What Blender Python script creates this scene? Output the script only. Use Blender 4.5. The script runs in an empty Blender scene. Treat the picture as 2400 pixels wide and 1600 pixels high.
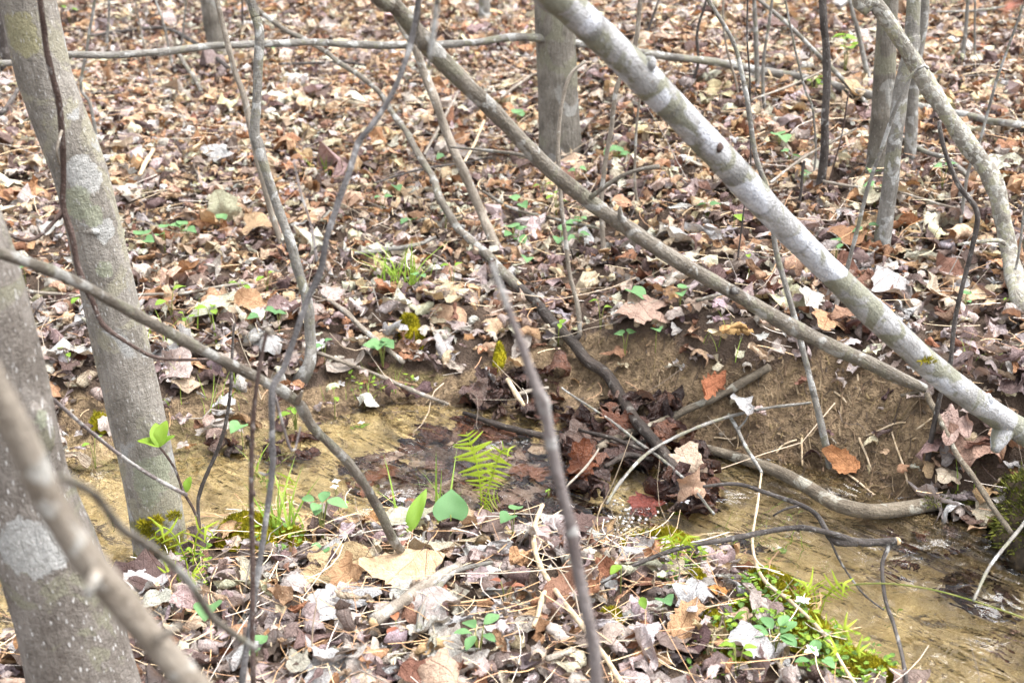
import bpy, math, random
import numpy as np
from mathutils import Vector, Matrix, Euler

random.seed(7)
RNG = np.random.default_rng(11)
sc = bpy.context.scene
C = sc.collection

# ------------------------------------------------------------------ camera, sky, sun, exposure
CAM_H = 1.45
PITCH = math.radians(24.0)
HFOV = math.radians(40.0)
cam_d = bpy.data.cameras.new('camera')
cam_d.sensor_width = 36.0
cam_d.lens = 18.0 / math.tan(HFOV / 2)
cam_d.clip_start = 0.05
cam_d.clip_end = 500
cam_d.dof.use_dof = True
cam_d.dof.focus_distance = 3.05
cam_d.dof.aperture_fstop = 4.8
cam = bpy.data.objects.new('camera', cam_d)
C.objects.link(cam)
cam.location = (0, 0, CAM_H)
cam.rotation_euler = (math.pi / 2 - PITCH, 0, 0)
sc.camera = cam

SUN_EL = math.radians(66)
SUN_AZ = math.radians(85)          # compass style: 0 = +Y, clockwise
world = bpy.data.worlds.new('World')
sc.world = world
world.use_nodes = True
wn, wl = world.node_tree.nodes, world.node_tree.links
wn.clear()
sky = wn.new('ShaderNodeTexSky')
sky.sky_type = 'NISHITA'
sky.sun_disc = False
sky.sun_elevation = SUN_EL
sky.sun_rotation = SUN_AZ
sky.air_density = 1.0
sky.dust_density = 4.0
sky.ozone_density = 0.6
whs = wn.new('ShaderNodeHueSaturation')
whs.inputs['Saturation'].default_value = 0.22
bg = wn.new('ShaderNodeBackground')
bg.inputs['Strength'].default_value = 0.15
wo = wn.new('ShaderNodeOutputWorld')
wl.new(sky.outputs[0], whs.inputs['Color'])
wl.new(whs.outputs[0], bg.inputs['Color'])
wl.new(bg.outputs[0], wo.inputs['Surface'])

sun_d = bpy.data.lights.new('sun', 'SUN')
sun_d.energy = 1.2
sun_d.angle = math.radians(45)
sun_d.color = (1.0, 0.98, 0.96)
sun = bpy.data.objects.new('sun', sun_d)
C.objects.link(sun)
sdir = Vector((math.sin(SUN_AZ) * math.cos(SUN_EL), math.cos(SUN_AZ) * math.cos(SUN_EL), math.sin(SUN_EL)))
sun.rotation_euler = sdir.to_track_quat('Z', 'Y').to_euler()
sun.location = sdir * 20

sc.view_settings.view_transform = 'Standard'
sc.view_settings.look = 'None'
sc.view_settings.exposure = 2.28
sc.view_settings.gamma = 1.0
sc.view_settings.use_curve_mapping = False
sc.render.engine = 'CYCLES'
sc.cycles.use_denoising = True
sc.cycles.max_bounces = 6
sc.cycles.diffuse_bounces = 3
sc.cycles.glossy_bounces = 3
sc.cycles.transmission_bounces = 5
sc.cycles.transparent_max_bounces = 8

# ------------------------------------------------------------------ measuring helpers (survey frame 2352 x 1568)
PW, PH = 2352.0, 1568.0
FPX = (PW / 2) / math.tan(HFOV / 2)
CP, SP = math.cos(PITCH), math.sin(PITCH)
CAMV = np.array([0, 0, CAM_H])

def ray(px, py):
    a, b = (px - PW / 2) / FPX, (py - PH / 2) / FPX
    return np.array([a, CP - b * SP, -SP - b * CP])

def project(P):
    d = np.asarray(P) - CAMV
    dep = d[..., 1] * CP - d[..., 2] * SP
    up = d[..., 1] * SP + d[..., 2] * CP
    dep_s = np.where(dep > 0.05, dep, 0.05)
    return PW / 2 + d[..., 0] / dep_s * FPX, PH / 2 - up / dep_s * FPX, dep

def depth_of(p):
    return (p[1]) * CP - (p[2] - CAM_H) * SP

def W(px, py, Y):
    r = ray(px, py)
    return CAMV + r * (Y / r[1])

WATER_Z = -0.15
def on_plane(px, py, z):
    r = ray(px, py)
    return CAMV + r * ((z - CAM_H) / r[2])

def vnoise(x, y, seed=0):
    """smooth value noise in [-1, 1]"""
    xi, yi = np.floor(x).astype(np.int64), np.floor(y).astype(np.int64)
    xf, yf = x - xi, y - yi
    u, v = xf * xf * (3 - 2 * xf), yf * yf * (3 - 2 * yf)
    def h(a, b):
        n = (a * 374761393 + b * 668265263 + seed * 982451653) & 0x7fffffff
        n = ((n ^ (n >> 13)) * 1274126177) & 0x7fffffff
        return ((n ^ (n >> 16)) & 0xffff) / 32767.5 - 1
    return (h(xi, yi) * (1 - u) + h(xi + 1, yi) * u) * (1 - v) + (h(xi, yi + 1) * (1 - u) + h(xi + 1, yi + 1) * u) * v

def smooth(t):
    t = np.clip(t, 0, 1)
    return t * t * (3 - 2 * t)

# ------------------------------------------------------------------ terrain
near_px = [(0, 1490), (150, 1420), (250, 1350), (330, 1315), (440, 1270), (500, 1215), (640, 1200), (830, 1205), (950, 1215), (1100, 1222),
           (1330, 1232), (1420, 1258), (1580, 1275), (1700, 1298), (1780, 1330), (1840, 1405), (1920, 1475), (2010, 1525), (2080, 1585)]
far_px = [(140, 1075), (200, 1085), (420, 1055), (560, 1035), (680, 1000), (760, 962), (900, 930), (1030, 932), (1130, 945), (1240, 962), (1310, 985),
          (1500, 1005), (1640, 1040), (1800, 1062), (1900, 1085), (2000, 1125), (2140, 1180), (2260, 1205), (2330, 1230)]
NEAR = np.array([[-6, 1.5], [-2.6, 1.95]] + [on_plane(a, b, WATER_Z)[:2].tolist() for a, b in near_px] + [[0.80, 1.6], [0.86, 1.0], [0.92, 0.2], [1.0, -3]])
FAR = np.array([[-6, 2.5], [-2.6, 2.75]] + [on_plane(a, b, WATER_Z)[:2].tolist() for a, b in far_px] + [[1.12, 2.3], [1.24, 1.7], [1.36, 1.0], [1.5, 0.2], [1.6, -3]])

def seg_dist(x, y, P):
    best = np.full(x.shape, 1e9)
    for (x0, y0), (x1, y1) in zip(P[:-1], P[1:]):
        dx, dy = x1 - x0, y1 - y0
        t = np.clip(((x - x0) * dx + (y - y0) * dy) / (dx * dx + dy * dy), 0, 1)
        best = np.minimum(best, np.hypot(x - x0 - t * dx, y - y0 - t * dy))
    return best

def in_poly(x, y, P):
    inside = np.zeros(x.shape, bool)
    n = len(P)
    for i in range(n):
        x0, y0 = P[i]; x1, y1 = P[(i + 1) % n]
        if y0 == y1: continue
        c = ((y0 > y) != (y1 > y)) & (x < (x1 - x0) * (y - y0) / (y1 - y0) + x0)
        inside ^= c
    return inside
STREAM_POLY = np.concatenate([NEAR, FAR[::-1]])
NEARSIDE_POLY = np.concatenate([NEAR, [[-6, -3]]])

def terrain(x, y):
    x = np.asarray(x, float); y = np.asarray(y, float)
    dn, df = seg_dist(x, y, NEAR), seg_dist(x, y, FAR)
    wat = in_poly(x, y, STREAM_POLY)
    nearside = in_poly(x, y, NEARSIDE_POLY)
    d = np.minimum(dn, df)
    # bed
    deep = 0.050 + 0.045 * smooth((x - 0.25) / 0.5)
    bed = WATER_Z - 0.004 - deep * smooth(d / 0.16) + 0.010 * vnoise(x * 9, y * 9, 3) * smooth(d / 0.05) + 0.004 * vnoise(x * 30, y * 30, 4)
    # near bank
    zn = WATER_Z + 0.028 * smooth(dn / 0.06) + 0.055 * smooth(dn / 0.55) + 0.018 * vnoise(x * 3, y * 3, 5) * smooth(dn / 0.3)
    # far bank
    r = smooth((x - 0.12) / 0.45)
    hb, wd = 0.105 + 0.150 * r, 0.34 - 0.10 * r
    hill = 0.062 * np.clip(df - 0.25, 0, None) + 0.05 * vnoise(x * 0.7 + 3, y * 0.7, 6) * smooth((df - 0.3) / 1.5) + 0.018 * vnoise(x * 2.6, y * 2.6, 7) * smooth((df - 0.2) / 0.6)
    zf = WATER_Z + hb * smooth(df / wd) + hill
    zf += (0.014 * vnoise(x * 14, y * 14, 8) + 0.013 * vnoise(x * 30, y * 30, 9) + 0.007 * vnoise(x * 65, y * 65, 19)) * smooth(df / 0.05)
    return np.where(wat, bed, np.where(nearside, zn + 0.006 * vnoise(x * 25, y * 25, 10), zf))

# cached height grid for quick look-ups
GX = np.arange(-5, 5.001, 0.02); GY = np.arange(0.4, 11.001, 0.02)
GXX, GYY = np.meshgrid(GX, GY)
GZ = terrain(GXX, GYY)
def ground_z(x, y):
    x = np.asarray(x, float); y = np.asarray(y, float)
    fx = np.clip((x + 5) / 0.02, 0, len(GX) - 1.001); fy = np.clip((y - 0.4) / 0.02, 0, len(GY) - 1.001)
    i, j = fx.astype(int), fy.astype(int); u, v = fx - i, fy - j
    return (GZ[j, i] * (1 - u) + GZ[j, i + 1] * u) * (1 - v) + (GZ[j + 1, i] * (1 - u) + GZ[j + 1, i + 1] * u) * v
_T = np.linspace(1.2, 14, 1800)
def on_ground(px, py, lift=0.0, water=False):
    r = ray(px, py)
    P = CAMV + r[None] * _T[:, None]
    h = ground_z(P[:, 0], P[:, 1]) + lift
    if water: h = np.maximum(h, WATER_Z + lift)
    k = np.argmax(P[:, 2] < h)
    return P[k] if k else P[-1]

# surface kinds, read off in the survey frame
MUD_PX = [(140, 900), (240, 905), (330, 940), (420, 905), (480, 870), (560, 875), (700, 890), (790, 850), (860, 845), (960, 850), (1040, 870), (1120, 840), (1230, 800), (1380, 760),
          (1540, 770), (1600, 840), (1740, 850), (1830, 810), (1950, 820), (2090, 880), (2135, 930), (2140, 1000), (2110, 1080), (2130, 1190), (1900, 1110), (1600, 1050), (1300, 1000),
          (1000, 950), (760, 980), (420, 1090), (150, 1100)]
MAT_PX = [(790, 1045), (900, 1030), (1050, 950), (1240, 985), (1330, 1090), (1340, 1200), (1100, 1200), (960, 1170), (830, 1080)]
DAM_PX = [(1280, 990), (1380, 950), (1530, 960), (1630, 1060), (1650, 1190), (1560, 1190), (1500, 1080), (1410, 1060), (1380, 1150), (1310, 1150)]
MOSS_E = [(1725, 1400, 44, 26), (1640, 1430, 32, 18), (578, 1225, 95, 40), (672, 1235, 36, 18), (1515, 1240, 85, 20), (1600, 1330, 40, 20), (1400, 1415, 34, 18), (1790, 1345, 75, 42), (1862, 1435, 80, 46), (1985, 1530, 100, 40), (944, 752, 34, 26), (1148, 812, 14, 14), (1690, 1500, 36, 22)]
DAM2_PX = [(1060, 925), (1130, 895), (1290, 900), (1310, 960), (1230, 975), (1110, 960)]

# ------------------------------------------------------------------ node helpers and materials
def new_mat(name):
    m = bpy.data.materials.new(name); m.use_nodes = True
    n = m.node_tree.nodes; n.clear()
    return m, n, m.node_tree.links
class NT:
    """tiny helper around a node tree"""
    def __init__(s, name):
        s.m, s.n, s.l = new_mat(name)
        s.out = s.n.new('ShaderNodeOutputMaterial')
    def node(s, t, **kw):
        x = s.n.new(t)
        for k, v in kw.items(): setattr(x, k, v)
        return x
    def put(s, sock, v):
        if hasattr(v, 'links') or isinstance(v, bpy.types.NodeSocket): s.l.new(v, sock)
        elif isinstance(v, (tuple, list)) and len(v) == 3 and sock.type == 'RGBA': sock.default_value = (*v, 1)
        else: sock.default_value = v
    def math(s, op, a, b=0.0, c=0.0, clamp=False):
        x = s.node('ShaderNodeMath', operation=op, use_clamp=clamp)
        s.put(x.inputs[0], a); s.put(x.inputs[1], b); s.put(x.inputs[2], c)
        return x.outputs[0]
    def mix(s, f, a, b, blend='MIX'):
        x = s.node('ShaderNodeMix', data_type='RGBA', blend_type=blend)
        s.put(x.inputs[0], f); s.put(x.inputs[6], a); s.put(x.inputs[7], b)
        return x.outputs[2]
    def noise(s, vec, scale, detail=3.0, rough=0.55, dist=0.0):
        x = s.node('ShaderNodeTexNoise')
        if vec is not None: s.l.new(vec, x.inputs['Vector'])
        x.inputs['Scale'].default_value = scale; x.inputs['Detail'].default_value = detail
        x.inputs['Roughness'].default_value = rough; x.inputs['Distortion'].default_value = dist
        return x.outputs['Fac']
    def voro(s, vec, scale, feature='F1'):
        x = s.node('ShaderNodeTexVoronoi', feature=feature)
        if vec is not None: s.l.new(vec, x.inputs['Vector'])
        x.inputs['Scale'].default_value = scale
        return x
    def ramp(s, f, lo, hi):
        x = s.node('ShaderNodeMapRange', interpolation_type='SMOOTHSTEP')
        s.put(x.inputs[0], f); x.inputs[1].default_value = lo; x.inputs[2].default_value = hi
        return x.outputs[0]
    def mapping(s, vec, scale=(1, 1, 1), loc=(0, 0, 0), rot=(0, 0, 0)):
        x = s.node('ShaderNodeMapping'); s.l.new(vec, x.inputs[0])
        x.inputs['Location'].default_value = loc; x.inputs['Rotation'].default_value = rot; x.inputs['Scale'].default_value = scale
        return x.outputs[0]
    def flow(s, vec, ang, scale):
        return s.mapping(s.mapping(vec, rot=(0, 0, -ang)), scale)
    def bump(s, h, strength=0.5, dist=0.01):
        x = s.node('ShaderNodeBump'); s.put(x.inputs['Height'], h)
        x.inputs['Strength'].default_value = strength; x.inputs['Distance'].default_value = dist
        return x.outputs[0]
    def principled(s, col, rough=0.8, normal=None, spec=0.3, **kw):
        x = s.node('ShaderNodeBsdfPrincipled')
        s.put(x.inputs['Base Color'], col); s.put(x.inputs['Roughness'], rough); s.put(x.inputs['Specular IOR Level'], spec)
        if normal is not None: s.l.new(normal, x.inputs['Normal'])
        for k, v in kw.items(): s.put(x.inputs[k], v)
        return x.outputs[0]
    def done(s, shader):
        s.l.new(shader, s.out.inputs['Surface']); return s.m
    def coord(s, which='Object'):
        return s.node('ShaderNodeTexCoord').outputs[which]
    def attr(s, name, kind='GEOMETRY'):
        return s.node('ShaderNodeAttribute', attribute_name=name, attribute_type=kind)

def mat_ground():
    t = NT('earth'); co = t.coord()
    a = t.attr('surf'); sep = t.node('ShaderNodeSeparateColor'); t.l.new(a.outputs['Color'], sep.inputs[0])
    mud, bed, moss = sep.outputs[0], sep.outputs[1], sep.outputs[2]
    n1, n2, n3 = t.noise(co, 6, 5, 0.65), t.noise(co, 45, 5, 0.7), t.noise(co, 160, 3, 0.6)
    soil = t.mix(n1, (0.055, 0.038, 0.028), (0.14, 0.096, 0.068))
    mudc = t.mix(t.ramp(n2, 0.32, 0.68), (0.095, 0.063, 0.036), (0.32, 0.228, 0.135))
    mudc = t.mix(t.math('MULTIPLY', t.ramp(n1, 0.5, 0.72), 0.55), mudc, (0.13, 0.085, 0.052))
    speck = t.voro(t.mapping(co, (1, 1.4, 1.2)), 75)
    mudc = t.mix(t.math('MULTIPLY', t.ramp(speck.outputs['Distance'], 0.30, 0.10), t.ramp(n3, 0.48, 0.6)), mudc, (0.06, 0.038, 0.022))
    cr = t.noise(t.mapping(co, (9, 2.5, 4), rot=(0, 0, 0.5)), 16, 4, 0.7, 1.0)
    mudc = t.mix(t.math('MULTIPLY', t.ramp(cr, 0.56, 0.68), 0.7), mudc, (0.065, 0.040, 0.022))
    sand = t.mix(t.ramp(n2, 0.3, 0.7), (0.50, 0.36, 0.165), (0.78, 0.61, 0.33))
    swirl = t.noise(t.flow(co, -0.5, (1.0, 2.4, 1)), 5.0, 6, 0.70, 1.8)
    sand = t.mix(t.math('MULTIPLY', t.ramp(swirl, 0.54, 0.64), 0.85), sand, (0.105, 0.072, 0.048))
    fine = t.noise(t.flow(co, -0.45, (1.0, 2.6, 1)), 30, 5, 0.7, 2.4)
    sand = t.mix(t.math('MULTIPLY', t.ramp(fine, 0.52, 0.66), 0.45), sand, (0.14, 0.088, 0.036))
    peb = t.voro(co, 60)
    sand = t.mix(t.math('MULTIPLY', t.ramp(peb.outputs['Distance'], 0.26, 0.16), t.ramp(t.noise(co, 18, 2), 0.55, 0.65)), sand, (0.07, 0.055, 0.045))
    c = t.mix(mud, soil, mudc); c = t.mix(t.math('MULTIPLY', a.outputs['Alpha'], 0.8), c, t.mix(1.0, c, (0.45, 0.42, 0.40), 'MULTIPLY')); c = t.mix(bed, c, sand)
    c = t.mix(t.math('MULTIPLY', moss, t.ramp(n2, 0.35, 0.6)), c, (0.09, 0.095, 0.014))
    h = t.math('ADD', t.math('MULTIPLY', n2, 0.7), t.math('MULTIPLY', n3, 0.4))
    wetr = t.math('SUBTRACT', 0.85, t.math('MULTIPLY', a.outputs['Alpha'], 0.5))
    return t.done(t.principled(c, wetr, t.bump(h, 1.0, 0.050), 0.25))

def mat_water():
    t = NT('clear_stream_water'); co = t.coord()
    w1 = t.noise(t.flow(co, -0.80, (1.0, 2.8, 1)), 5.5, 1.6, 0.5, 1.0)
    w2 = t.noise(co, 20, 1.5, 0.5, 1.8)
    calm = t.ramp(t.noise(co, 3.0, 2, 0.5), 0.36, 0.60)
    h = t.math('ADD', t.math('MULTIPLY', w1, t.math('ADD', 0.35, t.math('MULTIPLY', calm, 1.5))), t.math('MULTIPLY', w2, 0.22))
    nrm = t.bump(h, 1.0, 0.040)
    fr = t.node('ShaderNodeFresnel'); fr.inputs['IOR'].default_value = 1.33; t.l.new(nrm, fr.inputs['Normal'])
    tr = t.node('ShaderNodeBsdfRefraction'); tr.inputs['Color'].default_value = (0.98, 0.97, 0.92, 1); tr.inputs['IOR'].default_value = 1.33; tr.inputs['Roughness'].default_value = 0.0
    t.l.new(nrm, tr.inputs['Normal'])
    gl = t.node('ShaderNodeBsdfGlossy'); gl.inputs['Roughness'].default_value = 0.02; t.l.new(nrm, gl.inputs['Normal'])
    mx = t.node('ShaderNodeMixShader'); t.l.new(fr.outputs[0], mx.inputs[0]); t.l.new(tr.outputs[0], mx.inputs[1]); t.l.new(gl.outputs[0], mx.inputs[2])
    return t.done(mx.outputs[0])

def mat_leaf(name, source, wet=False):
    t = NT(name)
    if source == 'object':
        col = t.node('ShaderNodeObjectInfo').outputs['Color']
    else:
        col = t.attr('col').outputs['Color']
    uv = t.coord('UV')
    sep = t.node('ShaderNodeSeparateXYZ'); t.l.new(uv, sep.inputs[0])
    u, v = sep.outputs[0], sep.outputs[1]
    vb = t.math('ADD', v, 0.5)
    ang = t.math('ARCTAN2', u, vb)
    dist = t.math('SQRT', t.math('ADD', t.math('MULTIPLY', u, u), t.math('MULTIPLY', vb, vb)))
    k = t.math('ABSOLUTE', t.math('SUBTRACT', t.math('FRACT', t.math('ADD', t.math('DIVIDE', ang, 0.52), 0.5)), 0.5))
    main = t.ramp(t.math('MULTIPLY', t.math('MULTIPLY', k, 0.52), dist), 0.011, 0.002)
    s = t.math('SUBTRACT', v, t.math('MULTIPLY', t.math('ABSOLUTE', u), 0.8))
    k2 = t.math('ABSOLUTE', t.math('SUBTRACT', t.math('FRACT', t.math('MULTIPLY', s, 8.0)), 0.5))
    sec = t.math('MULTIPLY', t.ramp(k2, 0.07, 0.0), 0.5)
    vein = t.math('MAXIMUM', main, sec)
    wp = t.node('ShaderNodeNewGeometry').outputs['Position']
    n1, n2, n3, n4 = t.noise(wp, 26, 4, 0.65), t.noise(wp, 95, 4, 0.7, 0.5), t.noise(wp, 330, 2, 0.6), t.noise(wp, 150, 3, 0.65, 1.5)
    c = t.mix(t.math('MULTIPLY', t.ramp(n1, 0.45, 0.70), 0.55), col, t.mix(1.0, col, (0.58, 0.46, 0.41), 'MULTIPLY'))
    c = t.mix(t.math('MULTIPLY', t.ramp(n1, 0.46, 0.30), 0.40), c, t.mix(1.0, c, (1.16, 1.15, 1.14), 'MULTIPLY'))
    c = t.mix(t.math('MULTIPLY', t.ramp(n2, 0.5, 0.72), 0.55), c, t.mix(1.0, c, (0.52, 0.46, 0.45), 'MULTIPLY'))
    c = t.mix(t.math('MULTIPLY', t.ramp(n2, 0.46, 0.28), 0.45), c, t.mix(1.0, c, (1.15, 1.13, 1.11), 'MULTIPLY'))
    c = t.mix(t.math('MULTIPLY', t.ramp(n3, 0.63, 0.70), 0.7), c, (0.03, 0.022, 0.018))
    c = t.mix(t.math('MULTIPLY', vein, 0.45), c, t.mix(1.0, c, (0.55, 0.40, 0.36), 'MULTIPLY'))
    h = t.math('ADD', t.math('MULTIPLY', vein, -0.35), t.math('ADD', t.math('ADD', n2, t.math('MULTIPLY', n4, 0.8)), t.math('MULTIPLY', n1, 1.6)))
    nrm = t.bump(h, 0.85, 0.010)
    bs = t.principled(c, 0.25 if wet else 0.72, nrm, 0.5 if wet else 0.22)
    tl = t.node('ShaderNodeBsdfTranslucent'); t.put(tl.inputs['Color'], t.mix(1.0, c, (1.0, 0.72, 0.5), 'MULTIPLY')); t.l.new(nrm, tl.inputs['Normal'])
    mx = t.node('ShaderNodeMixShader'); mx.inputs[0].default_value = 0.16
    t.l.new(bs, mx.inputs[1]); t.l.new(tl.outputs[0], mx.inputs[2])
    return t.done(mx.outputs[0])

def mat_bark(name, c0, c1, lichen=(0.45, 0.46, 0.45), lich=0.0, lscale=9.0, olive=(0.20, 0.19, 0.10), oliv=0.0, oscale=7.0, fleck=0.0, fleck_col=(0.5, 0.48, 0.45), ridge=0.4, moss=0.0, moss_z=0.15, ring=0.0, seed=0.0, rough=0.85, dark_spots=0.3, f=0.66, spots=()):
    def tone(k, f=f):
        g = sum(k) / 3; return tuple(f * (0.68 * v + 0.32 * g) for v in k)
    c0, c1, lichen, olive, fleck_col = tone(c0), tone(c1), tone(lichen, 0.78), tone(olive), tone(fleck_col, 0.8)
    t = NT(name); co = t.mapping(t.coord(), loc=(seed, seed * 1.7, 0)); uv = t.coord('UV')
    n1, n2, n3 = t.noise(co, 14, 5, 0.65), t.noise(co, 70, 4, 0.7), t.noise(co, 260, 3, 0.6)
    st = t.noise(t.mapping(uv, (1, 0.16, 1)), 130, 4, 0.65, 0.6)
    c = t.mix(t.ramp(n1, 0.32, 0.68), c0, c1)
    c = t.mix(t.math('MULTIPLY', t.ramp(st, 0.42, 0.62), 0.5), c, t.mix(1.0, c, (0.52, 0.5, 0.48), 'MULTIPLY'))
    if dark_spots: c = t.mix(t.math('MULTIPLY', t.ramp(n2, 0.58, 0.72), dark_spots), c, t.mix(1.0, c, (0.4, 0.38, 0.36), 'MULTIPLY'))
    if oliv:
        on = t.noise(co, oscale, 4, 0.6, 0.8)
        c = t.mix(t.math('MULTIPLY', t.ramp(on, 0.62 - 0.2 * oliv, 0.68 - 0.2 * oliv), 0.85), c, t.mix(n2, olive, tuple(1.5 * k for k in olive)))
    if lich:
        ln = t.noise(t.mapping(co, loc=(4, 1, 2)), lscale, 3, 0.5, 0.6)
        lm = t.ramp(t.math('ADD', ln, t.math('MULTIPLY', n2, 0.10)), 0.71 - 0.24 * lich, 0.77 - 0.24 * lich)
        c = t.mix(t.math('MULTIPLY', lm, 0.92), c, t.mix(t.ramp(n2, 0.35, 0.7), lichen, tuple(0.72 * k for k in lichen)))
    for (sx, sy, sz, sr, scol) in spots:      # single lichen colonies
        vm = t.node('ShaderNodeVectorMath', operation='DISTANCE'); t.l.new(t.coord(), vm.inputs[0]); vm.inputs[1].default_value = (sx, sy, sz)
        dd = t.math('ADD', vm.outputs['Value'], t.math('ADD', t.math('MULTIPLY', t.math('SUBTRACT', n1, 0.5), sr * 1.7), t.math('MULTIPLY', t.math('SUBTRACT', n2, 0.5), sr * 0.5)))
        c = t.mix(t.math('MULTIPLY', t.ramp(dd, sr, sr * 0.86), 0.9), c, t.mix(t.ramp(n2, 0.35, 0.65), scol, tuple(0.75 * k for k in scol)))
    if ring:
        rn = t.noise(t.mapping(uv, (0.10, 1, 1)), 32, 3, 0.6, 0.4)
        c = t.mix(t.math('MULTIPLY', t.ramp(rn, 0.58, 0.66), ring), c, tuple(0.55 * k for k in c0))
    if fleck:
        fv = t.voro(t.mapping(uv, (1, 0.28, 1)), 190)
        fm = t.math('MULTIPLY', t.ramp(fv.outputs['Distance'], 0.30, 0.16), t.ramp(t.noise(uv, 45, 2), 0.42, 0.55))
        c = t.mix(t.math('MULTIPLY', fm, fleck), c, fleck_col)
    if moss:
        sepz = t.node('ShaderNodeSeparateXYZ'); t.l.new(t.coord(), sepz.inputs[0])
        mm = t.math('MULTIPLY', t.ramp(t.math('ADD', sepz.outputs[2], t.math('MULTIPLY', n1, 0.12)), moss_z + 0.08, moss_z - 0.06), t.ramp(t.noise(co, 22, 4, 0.6), 0.48, 0.58))
        c = t.mix(t.math('MULTIPLY', mm, moss), c, t.mix(n2, (0.07, 0.065, 0.008), (0.16, 0.15, 0.02)))
    h = t.math('ADD', t.math('MULTIPLY', st, ridge), t.math('ADD', t.math('MULTIPLY', n2, 0.5), t.math('MULTIPLY', n3, 0.4)))
    c = t.mix(t.math('MULTIPLY', t.ramp(n3, 0.42, 0.62), 0.35), c, t.mix(1.0, c, (0.55, 0.53, 0.5), 'MULTIPLY'))
    return t.done(t.principled(c, rough, t.bump(h, 0.9, 0.011), 0.2))

def mat_green(name, c0, c1, trans=0.35, rough=0.5):
    t = NT(name); co = t.coord()
    rnd = t.node('ShaderNodeObjectInfo').outputs['Random']
    n = t.noise(co, 40, 3)
    c = t.mix(rnd, c0, c1); c = t.mix(t.math('MULTIPLY', t.ramp(n, 0.4, 0.7), 0.35), c, t.mix(1.0, c, (0.6, 0.7, 0.6), 'MULTIPLY'))
    nrm = t.bump(t.noise(co, 150, 2), 0.3, 0.003)
    b = t.principled(c, rough, nrm, 0.35)
    tl = t.node('ShaderNodeBsdfTranslucent'); t.put(tl.inputs['Color'], c)
    mx = t.node('ShaderNodeMixShader'); mx.inputs[0].default_value = trans
    t.l.new(b, mx.inputs[1]); t.l.new(tl.outputs[0], mx.inputs[2])
    return t.done(mx.outputs[0])

def mat_plain(name, c0, c1, scale=60, rough=0.8):
    t = NT(name); co = t.coord()
    n = t.noise(co, scale, 4, 0.6)
    return t.done(t.principled(t.mix(t.ramp(n, 0.3, 0.7), c0, c1), rough, t.bump(n, 0.6, 0.004), 0.2))

def mat_straw():
    t = NT('dry_straw'); col = t.attr('col').outputs['Color']
    return t.done(t.principled(col, 0.7, None, 0.2))

M = {}
M['earth'] = mat_ground(); M['water'] = mat_water()
M['leaf'] = mat_leaf('dry_leaf', 'attr'); M['leaf1'] = mat_leaf('dry_leaf_single', 'object')
M['wet'] = mat_leaf('wet_leaf', 'attr', True); M['wet1'] = mat_leaf('wet_leaf_single', 'object', True)
M['straw'] = mat_straw()
M['bark_pale'] = mat_bark('bark_silver', (0.33, 0.325, 0.31), (0.50, 0.505, 0.52), (0.60, 0.63, 0.71), 0.62, 10, (0.19, 0.19, 0.115), 0.74, 12, 0.0, ridge=0.3, ring=0.6, seed=3.7, dark_spots=0.35, f=0.74)
M['bark_brown'] = mat_bark('bark_greybrown', (0.175, 0.140, 0.100), (0.315, 0.270, 0.205), (0.42, 0.41, 0.37), 0.42, 22, (0.2, 0.185, 0.12), 0.4, 20, 0.3, ridge=0.6, seed=5.2)
M['bark_rough'] = mat_bark('bark_rough', (0.175, 0.150, 0.115), (0.31, 0.275, 0.22), (0.40, 0.39, 0.35), 0.25, 10, (0.2, 0.19, 0.12), 0.5, 9, 0.5, (0.42, 0.39, 0.33), 1.4, 0, 0.1, 0, 7.3, f=0.80)
M['bark_grey'] = mat_bark('bark_grey', (0.215, 0.195, 0.165), (0.37, 0.345, 0.30), (0.5, 0.5, 0.47), 0.45, 26, (0.22, 0.21, 0.13), 0.45, 18, 0.25, seed=1.1)
M['bark_dark'] = mat_bark('bark_dark', (0.075, 0.058, 0.050), (0.165, 0.138, 0.122), (0.33, 0.32, 0.30), 0.22, 30, fleck=0.3, seed=8.2)
M['bark_lichen'] = mat_bark('bark_lichen_crusted', (0.20, 0.175, 0.135), (0.35, 0.32, 0.255), (0.50, 0.49, 0.42), 0.62, 70, (0.27, 0.26, 0.15), 0.6, 28, ridge=0.6, seed=4.4, f=0.80)
M['bark_tan'] = mat_bark('bark_tan', (0.30, 0.235, 0.165), (0.49, 0.41, 0.31), (0.55, 0.53, 0.47), 0.3, 30, seed=6.1)
M['bark_red'] = mat_bark('bark_redbrown', (0.105, 0.055, 0.040), (0.20, 0.125, 0.10), (0.34, 0.31, 0.29), 0.25, 40, fleck=0.3, seed=9.5)
M['bark_mauve'] = mat_bark('bark_mauve', (0.21, 0.155, 0.145), (0.36, 0.30, 0.285), (0.5, 0.48, 0.45), 0.4, 24, seed=2.9)
M['bark_slate'] = mat_bark('bark_slate', (0.15, 0.137, 0.137), (0.27, 0.25, 0.25), (0.42, 0.41, 0.40), 0.3, 24, seed=2.2)
M['bark_wet'] = mat_bark('bark_wet', (0.035, 0.024, 0.018), (0.10, 0.07, 0.052), (0.2, 0.18, 0.15), 0.15, 30, seed=7.7, rough=0.4)
M['bark_root'] = mat_bark('bark_root', (0.155, 0.115, 0.072), (0.32, 0.255, 0.165), (0.40, 0.37, 0.28), 0.3, 20, seed=3.2)
M['wood'] = mat_plain('torn_wood', (0.38, 0.25, 0.13), (0.62, 0.47, 0.29), 80)
M['root'] = mat_plain('pale_root', (0.30, 0.22, 0.13), (0.48, 0.39, 0.28), 70)
M['green_violet'] = mat_green('violet_green', (0.095, 0.205, 0.075), (0.15, 0.29, 0.11))
M['green_bright'] = mat_green('spring_green', (0.130, 0.245, 0.022), (0.225, 0.350, 0.035), 0.45)
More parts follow.
